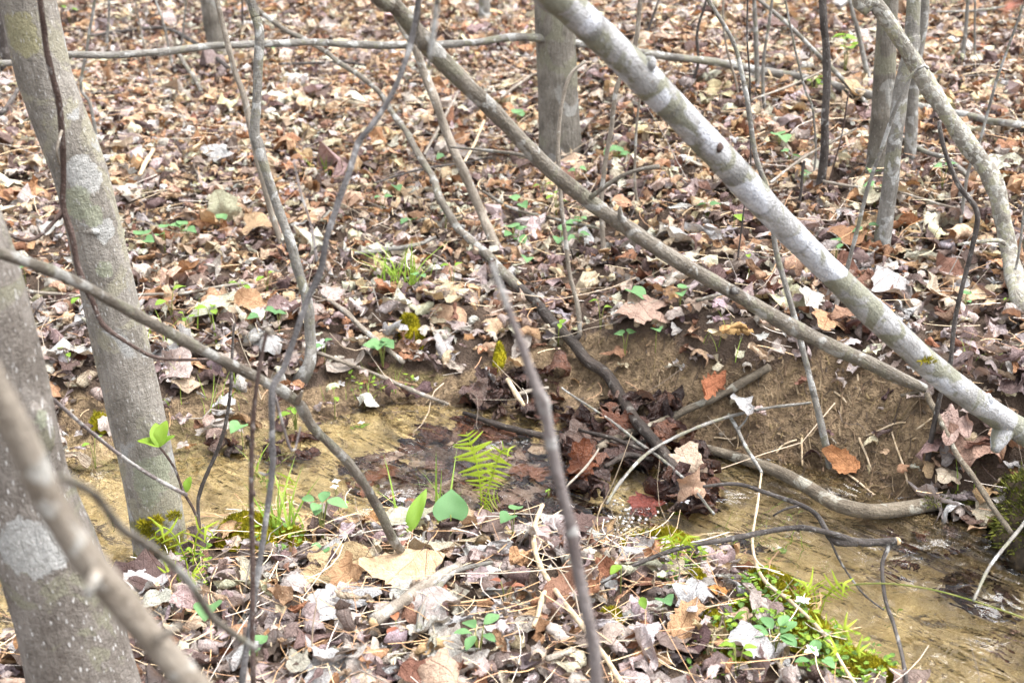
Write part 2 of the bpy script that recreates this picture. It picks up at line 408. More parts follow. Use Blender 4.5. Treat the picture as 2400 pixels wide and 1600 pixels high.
M['green_fern'] = mat_green('fern_green', (0.33, 0.43, 0.03), (0.42, 0.52, 0.05), 0.45)
M['green_grass'] = mat_green('grass_green', (0.19, 0.31, 0.035), (0.32, 0.44, 0.07), 0.45)
M['green_stem'] = mat_plain('stem_green', (0.11, 0.14, 0.03), (0.20, 0.20, 0.06), 50)
M['red_leaf'] = mat_green('young_red_leaf', (0.25, 0.075, 0.045), (0.34, 0.14, 0.07), 0.3)
M['petal'] = mat_plain('white_petal', (0.74, 0.70, 0.78), (0.85, 0.82, 0.86), 100, 0.6)
M['petal_yellow'] = mat_plain('yellow_petal', (0.75, 0.55, 0.02), (0.85, 0.68, 0.05), 100, 0.6)
def mat_moss():
    t = NT('moss'); co = t.coord(); n1, n2 = t.noise(co, 25, 4, 0.6), t.noise(co, 220, 3, 0.6)
    c = t.mix(t.ramp(n1, 0.35, 0.65), (0.125, 0.115, 0.006), (0.33, 0.28, 0.012))
    c = t.mix(t.math('MULTIPLY', t.ramp(n2, 0.5, 0.7), 0.5), c, (0.07, 0.075, 0.008))
    return t.done(t.principled(c, 0.8, None, 0.15))
M['moss'] = mat_moss()
M['mossdark'] = mat_plain('moss_dark', (0.030, 0.036, 0.006), (0.105, 0.11, 0.014), 60)
M['peat'] = mat_plain('dark_earth', (0.018, 0.013, 0.009), (0.07, 0.05, 0.03), 40)

# ------------------------------------------------------------------ object helpers
def mesh_np(name, V, F, UV=None, COL=None, smooth_shade=True):
    """V n x 3, F list of arrays (m x 3 / m x 4)"""
    me = bpy.data.meshes.new(name)
    F = [np.asarray(f, np.int32) for f in (F if isinstance(F, (list, tuple)) else [F])]
    V = np.asarray(V, np.float32)
    loops = np.concatenate([f.ravel() for f in F]); sizes = np.concatenate([np.full(len(f), f.shape[1], np.int32) for f in F])
    me.vertices.add(len(V)); me.vertices.foreach_set('co', V.ravel())
    me.loops.add(len(loops)); me.loops.foreach_set('vertex_index', loops)
    st = np.zeros(len(sizes), np.int32); st[1:] = np.cumsum(sizes)[:-1]
    me.polygons.add(len(sizes)); me.polygons.foreach_set('loop_start', st)
    me.polygons.foreach_set('use_smooth', np.full(len(sizes), smooth_shade))
    if UV is not None:
        ul = me.uv_layers.new(name='UVMap'); ul.data.foreach_set('uv', np.asarray(UV, np.float32)[loops].ravel())
    if COL is not None:
        at = me.attributes.new('col', 'FLOAT_COLOR', 'POINT')
        at.data.foreach_set('color', np.concatenate([COL, np.ones((len(COL), 1))], 1).astype(np.float32).ravel())
    me.update(calc_edges=True); me.validate()
    return me

def tag(o, label=None, cat=None, group=None, kind=None):
    if label: o['label'] = label
    if cat: o['category'] = cat
    if group: o['group'] = group
    if kind: o['kind'] = kind
    return o
def obj(name, me, mat=None, parent=None, loc=None, rot=None, scale=None):
    o = bpy.data.objects.new(name, me)
    if me is not None and mat is not None and not me.materials: me.materials.append(mat)
    C.objects.link(o)
    if parent is not None: o.parent = parent
    if loc is not None: o.location = loc
    if rot is not None: o.rotation_euler = rot
    if scale is not None: o.scale = (scale,) * 3 if isinstance(scale, (int, float)) else scale
    return o
def thing(name, label, cat, loc, group=None):
    return tag(obj(name, None, loc=tuple(float(k) for k in loc)), label, cat, group)

def resample(P, R, step):
    P = np.asarray(P, float); R = np.asarray(R, float)
    if len(P) == 2:
        k = max(2, int(np.linalg.norm(P[1] - P[0]) / step)); t = np.linspace(0, 1, k + 1)[:, None]
        return P[0] * (1 - t) + P[1] * t, R[0] * (1 - t[:, 0]) + R[1] * t[:, 0]
    E = np.concatenate([[2 * P[0] - P[1]], P, [2 * P[-1] - P[-2]]])
    op, orr = [], []
    for i in range(len(P) - 1):
        p0, p1, p2, p3 = E[i:i + 4]
        k = max(1, int(np.linalg.norm(p2 - p1) / step))
        for j in range(k):
            t = j / k
            op.append(0.5 * (2 * p1 + (p2 - p0) * t + (2 * p0 - 5 * p1 + 4 * p2 - p3) * t * t + (3 * p1 - p0 - 3 * p2 + p3) * t ** 3))
            orr.append(R[i] * (1 - t) + R[i + 1] * t)
    op.append(P[-1]); orr.append(R[-1])
    return np.array(op), np.array(orr)

_tube_seed = [0]
def tube(P, R, nseg=10, bump=0.05, origin=(0, 0, 0), step=None, wob=0.0, flare=0.0):
    """tapered, slightly lumpy branch along P"""
    _tube_seed[0] += 1; sd = _tube_seed[0]
    if step is None: step = max(0.012, 0.9 * float(np.mean(R)))
    P, R = resample(P, R, step)
    n = len(P)
    L = np.concatenate([[0], np.cumsum(np.linalg.norm(np.diff(P, axis=0), axis=1))])
    if wob:
        for ax in range(3): P[1:-1, ax] += wob * vnoise(L[1:-1] * 9, np.full(n - 2, ax * 7.3), sd)
    T = np.gradient(P, axis=0); T /= np.linalg.norm(T, axis=1)[:, None] + 1e-9
    a = np.array([0.0, 1.0, 0.0]) if abs(T[0][1]) < 0.9 else np.array([1.0, 0, 0])
    N = np.zeros_like(P); N[0] = np.cross(T[0], a); N[0] /= np.linalg.norm(N[0])
    for i in range(1, n):
        v = N[i - 1] - T[i] * np.dot(N[i - 1], T[i]); N[i] = v / (np.linalg.norm(v) + 1e-9)
    B = np.cross(T, N)
    th = np.linspace(0, 2 * np.pi, nseg + 1)
    rm = float(np.mean(R))
    LL, TT = np.meshgrid(L, th, indexing='ij')
    cx, cy = np.cos(TT) * 1.4, np.sin(TT) * 1.4
    f = 1 + bump * (vnoise(LL / (rm * 3) + cx, cy + 31, sd) + 0.6 * vnoise(LL / (rm * 1.2), cx * 2 + cy * 2 + 9, sd + 5)) + 1.2 * bump * vnoise(LL / (rm * 4.5), np.zeros_like(LL) + 2, sd + 9) 
    f[:, -1] = f[:, 0]
    rr = R[:, None] * f
    if flare:  # towards the last point
        rr = rr * (1 + flare * np.exp(-(L[-1] - LL) / (rm * 1.6)) * (1 + 0.35 * np.cos(TT * 3 + sd)))
        rr[:, -1] = rr[:, 0]
    V = P[:, None] + rr[..., None] * (np.cos(TT)[..., None] * N[:, None] + np.sin(TT)[..., None] * B[:, None])
    UV = np.stack([TT * rm, LL], -1).reshape(-1, 2)
    V = V.reshape(-1, 3); m = nseg + 1
    i, j = np.meshgrid(np.arange(n - 1), np.arange(nseg), indexing='ij')
    q = np.stack([i * m + j, i * m + j + 1, (i + 1) * m + j + 1, (i + 1) * m + j], -1).reshape(-1, 4)[:, ::-1]
    c0, c1 = len(V), len(V) + 1
    V = np.concatenate([V, [P[0] - T[0] * R[0] * 0.4], [P[-1] + T[-1] * R[-1] * 0.4]]); UV = np.concatenate([UV, [[0, 0]], [[0, L[-1]]]])
    k = np.arange(nseg)
    t0 = np.stack([np.full(nseg, c0), k, k + 1], -1); t1 = np.stack([np.full(nseg, c1), (n - 1) * m + k + 1, (n - 1) * m + k], -1)
    return mesh_np('branch', V - np.asarray(origin), [q, np.concatenate([t0, t1])], UV)

def path(pts, Y=None):
    """survey points (px, py, width_px[, Y]) -> world points and radii"""
    P, R = [], []
    for p in pts:
        y = p[3] if len(p) > 3 else Y
        w = W(p[0], p[1], y)
        r = p[2] / 2 * depth_of(w) / FPX
        if -40 < p[0] < PW + 40 and w[2] < max(ground_z(w[0], w[1]), WATER_Z - 0.03) + 0.6 * r + 0.042: w = on_ground(p[0], p[1], 0.6 * r + 0.042, True)
        P.append(w); R.append(p[2] / 2 * depth_of(w) / FPX)
    return P, R
def gpath(pts, lift=0.025, water=False):
    P, R = [], []
    for p in pts:
        w = on_ground(p[0], p[1], p[3] if len(p) > 3 else lift, water)
        P.append(w); R.append(p[2] / 2 * depth_of(w) / FPX)
    return P, R
def extend(P, R, length, taper=0.85, up=0.0):
    """carry on beyond the first point"""
    d = np.array(P[0]) - np.array(P[1]); d /= np.linalg.norm(d); d = d + np.array([0, 0, up]); d /= np.linalg.norm(d)
    k = 3
    for i in range(1, k + 1):
        P = [np.array(P[0]) + d * length / k + RNG.normal(0, 0.015 * length / k, 3)] + P
        R = [R[0] * taper ** (1 / k)] + R
    return P, R

# ------------------------------------------------------------------ ground sheet and water
def axis(lo, hi, dense_lo, dense_hi, step, growth=1.35):
    a = list(np.arange(dense_lo, dense_hi + 1e-6, step)); s = step
    x = a[-1]
    while x < hi: s *= growth; x += s; a.append(x)
    s = step; x = a[0]
    while x > lo: s *= growth; x -= s; a.insert(0, x)
    return np.array(a)
XS = axis(-90, 90, -1.9, 1.9, 0.0125); YS = axis(-60, 140, 1.5, 4.3, 0.0125, 1.10)
xx, yy = np.meshgrid(XS, YS)
zz = terrain(xx, yy)
V = np.stack([xx, yy, zz], -1).reshape(-1, 3)
nx, ny = len(XS), len(YS)
i, j = np.meshgrid(np.arange(ny - 1), np.arange(nx - 1), indexing='ij')
q = np.stack([i * nx + j, i * nx + j + 1, (i + 1) * nx + j + 1, (i + 1) * nx + j], -1).reshape(-1, 4)
me = mesh_np('ground', V, [q])
px, py, dep = project(V)
ok = (dep > 0.5)
jx, jy = px + 22 * vnoise(V[:, 0] * 12, V[:, 1] * 12, 21), py + 14 * vnoise(V[:, 0] * 12, V[:, 1] * 12, 22)
wat = in_poly(V[:, 0], V[:, 1], STREAM_POLY); df = seg_dist(V[:, 0], V[:, 1], FAR)
mud = (in_poly(jx, jy, np.array(MUD_PX, float)) & ok).astype(float) * 1.0
mud = np.maximum(mud, np.clip(1 - df / 0.25, 0, 1) * (np.abs(V[:, 0]) > 1.2))
bed = np.where(wat, 1.0, 0.0)
silt_shade = np.clip(1.15 - df / 0.34, 0, 1) * smooth((V[:, 0] - 0.30) / 0.3) * (0.75 + 0.35 * vnoise(V[:, 0] * 9, V[:, 1] * 9, 33))  # pool bed by the far bank: dark silt plus the bank's shade painted in
bed = np.where(wat, 1 - 0.85 * np.clip(silt_shade, 0, 1), bed)
leftflat = in_poly(jx, jy, np.array([(150, 1000), (330, 1020), (420, 1010), (700, 960), (760, 1000), (420, 1100), (150, 1120)], float)) & ok
bed = np.maximum(bed, leftflat * 0.4)
mossm = (vnoise(V[:, 0] * 5, V[:, 1] * 5, 30) > 0.35) * (V[:, 0] < 0.15) * mud * 0.5
at = me.attributes.new('surf', 'FLOAT_COLOR', 'POINT')
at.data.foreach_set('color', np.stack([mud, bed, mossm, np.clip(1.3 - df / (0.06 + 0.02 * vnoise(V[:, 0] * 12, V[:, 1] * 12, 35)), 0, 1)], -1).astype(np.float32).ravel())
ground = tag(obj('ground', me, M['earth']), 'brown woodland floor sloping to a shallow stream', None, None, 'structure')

wxs = np.arange(-6, 2.0, 0.02); wys = np.arange(-0.5, 4.2, 0.02)
wx, wy = np.meshgrid(wxs, wys)
wz = WATER_Z + 0.0016 * vnoise(wx * 14 + wy * 6, wy * 24 - wx * 9, 40) + 0.001 * vnoise(wx * 40, wy * 40, 41)
# riffle below the leaf dam
dpt = on_plane(1440, 1170, WATER_Z)
wz += 0.010 * np.exp(-(((wx - dpt[0]) / 0.10) ** 2 + ((wy - dpt[1]) / 0.12) ** 2)) * vnoise(wx * 34, wy * 34, 42)
Vw = np.stack([wx, wy, wz], -1).reshape(-1, 3)
nx2, ny2 = len(wxs), len(wys)
i, j = np.meshgrid(np.arange(ny2 - 1), np.arange(nx2 - 1), indexing='ij')
q = np.stack([i * nx2 + j, i * nx2 + j + 1, (i + 1) * nx2 + j + 1, (i + 1) * nx2 + j], -1).reshape(-1, 4)
cen = Vw[q].mean(1)
keep = in_poly(cen[:, 0], cen[:, 1], STREAM_POLY) | (np.minimum(seg_dist(cen[:, 0], cen[:, 1], NEAR), seg_dist(cen[:, 0], cen[:, 1], FAR)) < 0.05)
q = q[keep]
used = np.unique(q); remap = np.full(len(Vw), -1); remap[used] = np.arange(len(used))
obj('stream_water', mesh_np('stream_water', Vw[used], [remap[q]]), M['water'])
tag(bpy.data.objects['stream_water'], 'clear shallow stream water over yellow sand', None, None, 'structure')

# ------------------------------------------------------------------ leaf litter
def leaf_outline(kind, th, rng):
    """radius around the leaf centre, th = 0 towards the tip"""
    a = th
    wob = 0.03 * np.cos(3 * a + rng.uniform(0, 6)) + 0.03 * np.cos(2 * a + rng.uniform(0, 6))
    if kind == 0:   # lobed maple / sycamore
        r = 0.40 + (0.05 + 0.06 * rng.random()) * np.cos(5 * a) * (0.7 + 0.3 * np.cos(a)) + 0.04 * np.cos(a) + 0.02 * np.cos(17 * a + rng.uniform(0, 6))
        r -= 0.12 * np.exp(-((np.abs(a) - np.pi) / 0.3) ** 2)
    elif kind == 1:  # tulip tree
        r = 0.40 + 0.07 * np.cos(4 * a + np.pi) + 0.03 * np.cos(8 * a) - 0.06 * np.exp(-(a / 0.35) ** 2)
    elif kind == 2:  # oak
        e = 1 / np.sqrt((np.cos(a) / 0.54) ** 2 + (np.sin(a) / 0.25) ** 2)
        r = e * (1 + 0.22 * np.cos(11 * a) * np.abs(np.sin(a)) ** 0.6)
    else:            # beech / oval
        e = 1 / np.sqrt((np.cos(a) / 0.5) ** 2 + (np.sin(a) / 0.25) ** 2)
        r = e * (1 + 0.03 * np.cos(17 * a))
    return (r + wob * (0.5 if kind > 1 else 1.0)) * (1 + 0.06 * rng.normal(size=a.shape))

def leaf_template(kind, rng, nout, rings, curl=1.0):
    th = np.linspace(-np.pi, np.pi, nout, endpoint=False)
    r = leaf_outline(kind, th, rng)
    for _b in range(rng.integers(0, 3)):  # bites out of the edge
        k = rng.uniform(-np.pi, np.pi); dd = np.abs((th - k + np.pi) % (2 * np.pi) - np.pi)
        r = r * (1 - rng.uniform(0.15, 0.45) * np.exp(-(dd / rng.uniform(0.15, 0.4)) ** 2))
    pts = [np.zeros((1, 2))]
    for f in rings: pts.append(np.stack([np.sin(th) * r * f, np.cos(th) * r * f], -1))
    xy = np.concatenate(pts); uv = xy.copy()
    frac = np.concatenate([[0]] + [np.full(nout, f) for f in rings])
    F = []
    k = np.arange(nout); k1 = (k + 1) % nout
    F.append(np.stack([np.zeros(nout, int), 1 + k1, 1 + k], -1))
    for b in range(len(rings) - 1):
        o0, o1 = 1 + b * nout, 1 + (b + 1) * nout
        F += [np.stack([o0 + k, o0 + k1, o1 + k1], -1), np.stack([o0 + k, o1 + k1, o1 + k], -1)]
    P = np.concatenate([xy, np.zeros((len(xy), 1))], 1)
    # crumple
    for _ in range(5):
        d = rng.uniform(0, 2 * np.pi); fq = rng.uniform(5, 17)
        P[:, 2] += curl * rng.uniform(0.012, 0.030) * np.sin((xy[:, 0] * np.cos(d) + xy[:, 1] * np.sin(d)) * fq + rng.uniform(0, 6))
    for _ in range(4):      # sharp creases
        d = rng.uniform(0, 2 * np.pi); fq = rng.uniform(1.5, 4.5)
        q_ = (xy[:, 0] * np.cos(d) + xy[:, 1] * np.sin(d)) * fq + rng.uniform(0, 1)
        P[:, 2] += curl * rng.uniform(0.06, 0.16) / fq * (np.abs((q_ % 1) - 0.5) * 2)
    P[:, 2] += curl * 0.035 * np.abs(xy[:, 0]) / 0.3 * rng.choice([-1, 1, 1.5])
    P[:, 2] += curl * rng.uniform(-0.06, 0.10) * frac ** 3 * np.cos(rng.integers(2, 5) * np.arctan2(xy[:, 0], xy[:, 1]) + rng.uniform(0, 6))
    for _ in range(2):      # roll about two directions
        d = rng.uniform(0, np.pi) if rng.random() < 0.5 else rng.normal(np.pi / 2 * rng.integers(0, 2), 0.25)
        kk = curl * rng.choice([-1, 1, 1]) * rng.gamma(2.0, 1.0) * 1.35 + 0.02
        e = np.array([np.cos(d), np.sin(d), 0]); p = np.array([-np.sin(d), np.cos(d), 0])
        s = P @ e; tt = P @ p; z = P[:, 2]
        kl = kk * (1 + 0.5 * tt)
        rr = 1 / np.where(np.abs(kl) < 0.05, 0.05, kl)
        s2 = (rr - z) * np.sin(s / rr); z2 = rr - (rr - z) * np.cos(s / rr)
        P = s2[:, None] * e + tt[:, None] * p + z2[:, None] * np.array([0, 0, 1.0])
    P[:, 2] -= np.percentile(P[:, 2], 25)
    return P, np.concatenate(F), uv, frac

trng = np.random.default_rng(5)
def kinds(n): return [int(trng.choice([0, 1, 2, 3], p=[0.46, 0.26, 0.16, 0.12])) for _ in range(n)]
T_NEAR = [leaf_template(k, trng, 24, (0.3, 0.55, 0.8, 1.0), 1.1) for k in kinds(70)]
T_FLAT = [(P * np.array([1, 1, 0.35]), F, uv, fr) for P, F, uv, fr in T_NEAR]
T_MID = [leaf_template(k, trng, 10, (0.5, 1.0), 1.4) for k in kinds(70)]
T_FAR = [leaf_template(k, trng, 7, (0.5, 1.0), 1.5) for k in kinds(70)]

PAL = np.array([[0.65, 0.50, 0.375], [0.60, 0.43, 0.285], [0.49, 0.305, 0.175], [0.35, 0.185, 0.10], [0.55, 0.475, 0.44], [0.41, 0.345, 0.325], [0.23, 0.168, 0.152],
                [0.125, 0.086, 0.077], [0.23, 0.125, 0.085], [0.66, 0.54, 0.42], [0.57, 0.51, 0.485]])
P_HILL = np.array([0.18, 0.16, 0.105, 0.05, 0.11, 0.09, 0.08, 0.07, 0.04, 0.085, 0.03])
P_BANK = np.array([0.06, 0.06, 0.05, 0.03, 0.22, 0.20, 0.13, 0.07, 0.04, 0.05, 0.09])
PAL_WET = np.array([[0.075, 0.032, 0.022], [0.045, 0.022, 0.018], [0.125, 0.056, 0.034], [0.085, 0.050, 0.042], [0.15, 0.10, 0.08]])

def rots(nz, tilt_dir, tilt, spin):
    ca, sa = np.cos(tilt), np.sin(tilt)
    ux, uy = np.cos(tilt_dir), np.sin(tilt_dir)
    n = len(tilt); K = np.zeros((n, 3, 3)); K[:, 0, 2] = uy; K[:, 1, 2] = -ux; K[:, 2, 0] = -uy; K[:, 2, 1] = ux
    A = np.eye(3)[None] + sa[:, None, None] * K + (1 - ca)[:, None, None] * (K @ K)
    S = np.zeros((n, 3, 3)); S[:, 0, 0] = np.cos(spin); S[:, 0, 1] = -np.sin(spin); S[:, 1, 0] = np.sin(spin); S[:, 1, 1] = np.cos(spin); S[:, 2, 2] = 1
    return A @ S

def gen_litter():
    # candidates over the visible floor and a margin around it
    n = 125000
    y = np.sqrt(RNG.uniform(1.35 ** 2, 8.6 ** 2, n)); x = RNG.uniform(-1, 1, n) * (0.42 * y + 0.35)
    dens = 1.0
    keep = np.ones(n, bool)
    area = np.sum((0.42 * np.linspace(1.35, 8.6, 100) + 0.35) * 2) * (8.6 - 1.35) / 100
    # far margin, cheaper
    n2 = 5000
    y2 = RNG.uniform(1.3, 15, n2); x2 = RNG.uniform(-7, 7, n2)
    out = (np.abs(x2) > 0.42 * y2 + 0.35) | (y2 > 8.6)
    x, y = np.concatenate([x, x2[out]]), np.concatenate([y, y2[out]])
    n = len(x)
    big = np.concatenate([np.zeros(n - out.sum(), bool), np.ones(out.sum(), bool)])
    lim = np.where(np.concatenate([y[:125000], np.full(len(x) - 125000, 9.0)]) < 3.7, 1950, 2900) * area / 125000
    keep = (RNG.random(n) < lim) | big
    z = terrain(x, y)
    pxx, pyy, dp = project(np.stack([x, y, z], -1))
    jxx, jyy = pxx + RNG.normal(0, 12, n), pyy + RNG.normal(0, 8, n)
    mud = in_poly(jxx, jyy, np.array(MUD_PX, float)); wat = in_poly(x, y, STREAM_POLY)
    clump = vnoise(x * 3.1, y * 3.1, 50)
    keep &= ~(mud & (RNG.random(n) > np.where(pxx < 1000, 0.16, 0.07))); keep &= ~wat
    dn = seg_dist(x, y, NEAR); keep &= ~((dn < 0.04) & (RNG.random(n) < 0.5))
    mossy = in_poly(pxx, pyy, np.array([(1720, 1290), (1830, 1300), (2090, 1600), (1900, 1600), (1760, 1420)], float)) | in_poly(pxx, pyy, np.array([(500, 1180), (690, 1180), (700, 1270), (510, 1270)], float))
    for cx_, cy_, rx_, ry_ in MOSS_E: mossy |= ((pxx - cx_) / (rx_ * 0.95)) ** 2 + ((pyy - cy_) / (ry_ * 1.1)) ** 2 < 1
    keep &= ~(mossy & (RNG.random(n) < 0.88))
    bare = in_poly(pxx, pyy, np.array([(900, 1430), (1080, 1400), (1120, 1500), (930, 1530)], float)); keep &= ~(bare & (RNG.random(n) < 0.5))
    x, y, z, pyy, big = x[keep], y[keep], z[keep], pyy[keep], big[keep]; n = len(x)
    size = np.clip(np.exp(RNG.normal(np.log(0.036), 0.52, n)), 0.02, 0.16) * np.where(y < 2.7, 1.42, np.where(y < 3.7, 1.25, 1.0)); size = np.minimum(size, 0.155); size[big] *= 1.5
    lay = RNG.random(n)
    z = z + 0.002 + 0.042 * lay ** 1.3
    tilt = np.abs(RNG.normal(0, 0.38, n)); tilt = np.where(RNG.random(n) < 0.07, tilt + 0.7, tilt)
    hillw = np.clip((3.9 - y) / 1.2, 0, 1)     # towards the stream the leaves are greyer
    warm = 0.5 + 0.5 * vnoise(x * 1.3, y * 1.3, 60)
    pp = P_HILL[None] * (1 - hillw[:, None]) + P_BANK[None] * hillw[:, None]
    pp[:, :4] *= (0.55 + 0.9 * warm)[:, None]
    pp /= pp.sum(1, keepdims=True)
    ci = (pp.cumsum(1) < RNG.random(n)[:, None]).sum(1).clip(0, len(PAL) - 1)
    col = PAL[ci] * np.exp(RNG.normal(0, 0.16, (n, 1))) * (1 + RNG.normal(0, 0.04, (n, 3)))
    Rm = rots(n, RNG.uniform(0, 2 * np.pi, n), tilt, RNG.uniform(0, 2 * np.pi, n))
    return np.stack([x, y, z], -1), size, Rm, np.clip(col, 0.01, 0.62), lay

def join_leaves(name, pos, size, Rm, col, tmpl, mat, parent, sm=True):
    if len(pos) == 0: return None
    ti = RNG.integers(0, len(tmpl), len(pos))
    Vs, Fs, Us, Cs, base = [], [], [], [], 0
    for k, (P, F, uv, frac) in enumerate(tmpl):
        s = np.where(ti == k)[0]
        if not len(s): continue
        v = np.einsum('nij,kj->nki', Rm[s], P) * size[s][:, None, None] + pos[s][:, None]
        m = len(P)
        Fs.append((F[None] + (np.arange(len(s)) * m)[:, None, None]).reshape(-1, 3) + base); base += len(s) * m
        Vs.append(v.reshape(-1, 3)); Us.append(np.tile(uv, (len(s), 1)))
        edge = 1 - 0.22 * frac[None, :, None] ** 4
        Cs.append((col[s][:, None] * edge).reshape(-1, 3))
    me = mesh_np(name, np.concatenate(Vs), [np.concatenate(Fs)], np.concatenate(Us), np.concatenate(Cs), sm)
    return tag(obj(name, me, mat, parent), kind='stuff')

pos, size, Rm, col, lay = gen_litter()
pxx, pyy, dp = project(pos)
infr = (pxx > 10) & (pxx < PW - 10) & (pyy > 10) & (pyy < PH - 10)
score = np.where(infr, size / dp * (0.6 + 0.4 * lay), 0)
top = np.argsort(-score)[:290]
single = np.zeros(len(pos), bool); single[top] = True
LEAF_MESH = []
for P, F, uv, frac in sorted(T_NEAR, key=lambda q: np.ptp(q[0][:, 2]))[:38]:     # the flatter ones
    me = mesh_np('leaf', P, [F], uv); me.materials.append(M['leaf1']); LEAF_MESH.append(me)
def one_leaf(p, s, Rmat, c, me, parent=None, name='leaf', z_up=0.0):
    o = bpy.data.objects.new(name, me); C.objects.link(o)
    m = Matrix([list(r) for r in (np.asarray(Rmat) * s)]).to_4x4(); m.translation = Vector((float(p[0]), float(p[1]), float(p[2] + z_up)))
    o.matrix_world = m
    o.color = (*[float(k) for k in c], 1)
    if parent is not None: o.parent = parent
    return o
for k in top:
    one_leaf(pos[k], size[k], Rm[k], np.minimum(col[k], 0.50) * 0.88, LEAF_MESH[int(RNG.integers(0, len(LEAF_MESH)))], ground, z_up=0.006)
rest = ~single
nearm = rest & (pos[:, 1] < 3.6) & (np.abs(pos[:, 0]) < 0.42 * pos[:, 1] + 0.2)
join_leaves('leaf_litter', pos[nearm], size[nearm], Rm[nearm], col[nearm], T_NEAR, M['leaf'], ground)
midm = rest & ~nearm & (pos[:, 1] < 5.3); farm = rest & ~nearm & ~midm
join_leaves('leaf_litter', pos[midm], size[midm], Rm[midm], col[midm], T_MID, M['leaf'], ground, False)
join_leaves('leaf_litter', pos[farm], size[farm], Rm[farm], col[farm], T_FAR, M['leaf'], ground, False)
print('LEAVES', len(pos), nearm.sum(), midm.sum(), farm.sum())

def wet_patch(poly_px, n, zfun, smin, smax, tiltmax, cols, spread=0):
    P = np.array(poly_px, float); out = []
    lo, hi = P.min(0), P.max(0)
    while len(out) < n:
        a = RNG.uniform(lo, hi)
        if in_poly(np.array([a[0]]), np.array([a[1]]), P)[0]:
            out.append(on_plane(a[0], a[1], WATER_Z))
    pos = np.array(out); pos[:, 2] = zfun(pos[:, 0], pos[:, 1], n)
    size = RNG.uniform(smin, smax, n)
    Rm = rots(n, RNG.uniform(0, 6.28, n), np.abs(RNG.normal(0, tiltmax, n)), RNG.uniform(0, 6.28, n))
    col = cols[RNG.integers(0, len(cols), n)] * np.exp(RNG.normal(0, 0.25, (n, 1)))
    return pos, size, Rm, col
def gather(parts): return [np.concatenate([p[k] for p in parts]) for k in range(4)]
sunk = gather([wet_patch(MAT_PX, 230, lambda x, y, n: np.minimum(ground_z(x, y) + RNG.uniform(0.004, 0.02, n), WATER_Z - 0.014), 0.06, 0.15, 0.05, np.concatenate([PAL_WET * 1.3, [[0.30, 0.22, 0.18], [0.34, 0.25, 0.18]]])),
         wet_patch([(1650, 1180), (1720, 1180), (1740, 1240), (1600, 1230)], 8, lambda x, y, n: ground_z(x, y) + 0.008, 0.06, 0.1, 0.05, PAL_WET),
         wet_patch([(1950, 1170), (2300, 1190), (2352, 1280), (2352, 1568), (2290, 1480), (2200, 1330), (2080, 1290)], 55, lambda x, y, n: ground_z(x, y) + 0.006, 0.04, 0.09, 0.05, PAL_WET)])
join_leaves('sunken_leaf_litter', *sunk, T_FLAT, M['wet'], ground)
wetl = gather([wet_patch(DAM_PX, 150, lambda x, y, n: np.maximum(ground_z(x, y), WATER_Z - 0.01) + RNG.uniform(0.0, 0.045, n), 0.05, 0.12, 0.6, PAL_WET),
         wet_patch(DAM2_PX, 60, lambda x, y, n: np.maximum(ground_z(x, y), WATER_Z - 0.01) + RNG.uniform(0.0, 0.05, n), 0.04, 0.10, 0.6, PAL_WET),
         wet_patch([(470, 1030), (700, 1000), (760, 1040), (560, 1070)], 14, lambda x, y, n: np.maximum(ground_z(x, y), WATER_Z - 0.01) + RNG.uniform(0.0, 0.02, n), 0.05, 0.10, 0.3, PAL_WET)])
join_leaves('wet_leaf_litter', *wetl, T_NEAR, M['wet'], ground)

# straw, needles and stalks lying over the leaves
def debris(n, seed):
    """rootlets, crumbs of bark and leaf scraps on the bare bank"""
    rng = np.random.default_rng(seed)
    P = np.array(MUD_PX, float); lo, hi = P.min(0), P.max(0)
    a = rng.uniform(lo, hi, (n * 2, 2)); a = a[in_poly(a[:, 0], a[:, 1], P)][:n]
    c = np.array([on_ground(q[0], q[1], 0.004) for q in a]); n = len(c)
    L = rng.gamma(2.0, 0.010, n).clip(0.006, 0.06); w = rng.uniform(0.0004, 0.0011, n) * np.where(L < 0.015, 2.5, 1.0)
    dr = rng.uniform(0, np.pi, n); bend = rng.normal(0, 0.3, n); t = np.linspace(-0.5, 0.5, 4)
    X = c[:, 0:1] + L[:, None] * (t * np.cos(dr)[:, None] - bend[:, None] * t ** 2 * np.sin(dr)[:, None])
    Yy = c[:, 1:2] + L[:, None] * (t * np.sin(dr)[:, None] + bend[:, None] * t ** 2 * np.cos(dr)[:, None])
    Z = ground_z(X, Yy) + rng.uniform(0.003, 0.007, n)[:, None]
    Pm = np.stack([X, Yy, Z], -1); side = np.stack([-np.sin(dr), np.cos(dr), 0 * dr], -1)[:, None] * w[:, None, None]
    V = np.stack([Pm + side, Pm + np.array([0, 0, 1.0]) * w[:, None, None] * 1.4, Pm - side], 2)
    idx = np.arange(n * 12).reshape(n, 4, 3)
    F = np.concatenate([np.stack([idx[:, :-1, k], idx[:, :-1, k + 1], idx[:, 1:, k + 1], idx[:, 1:, k]], -1).reshape(-1, 4) for k in (0, 1)])
    pal = np.array([[0.10, 0.065, 0.04], [0.05, 0.035, 0.025], [0.15, 0.10, 0.06], [0.19, 0.14, 0.085], [0.12, 0.085, 0.04]])
    col = pal[rng.integers(0, 5, n)]
    return tag(obj('rootlet_litter', mesh_np('rootlet_litter', V.reshape(-1, 3), [F], None, np.repeat(col, 12, 0)), M['straw'], ground), kind='stuff')
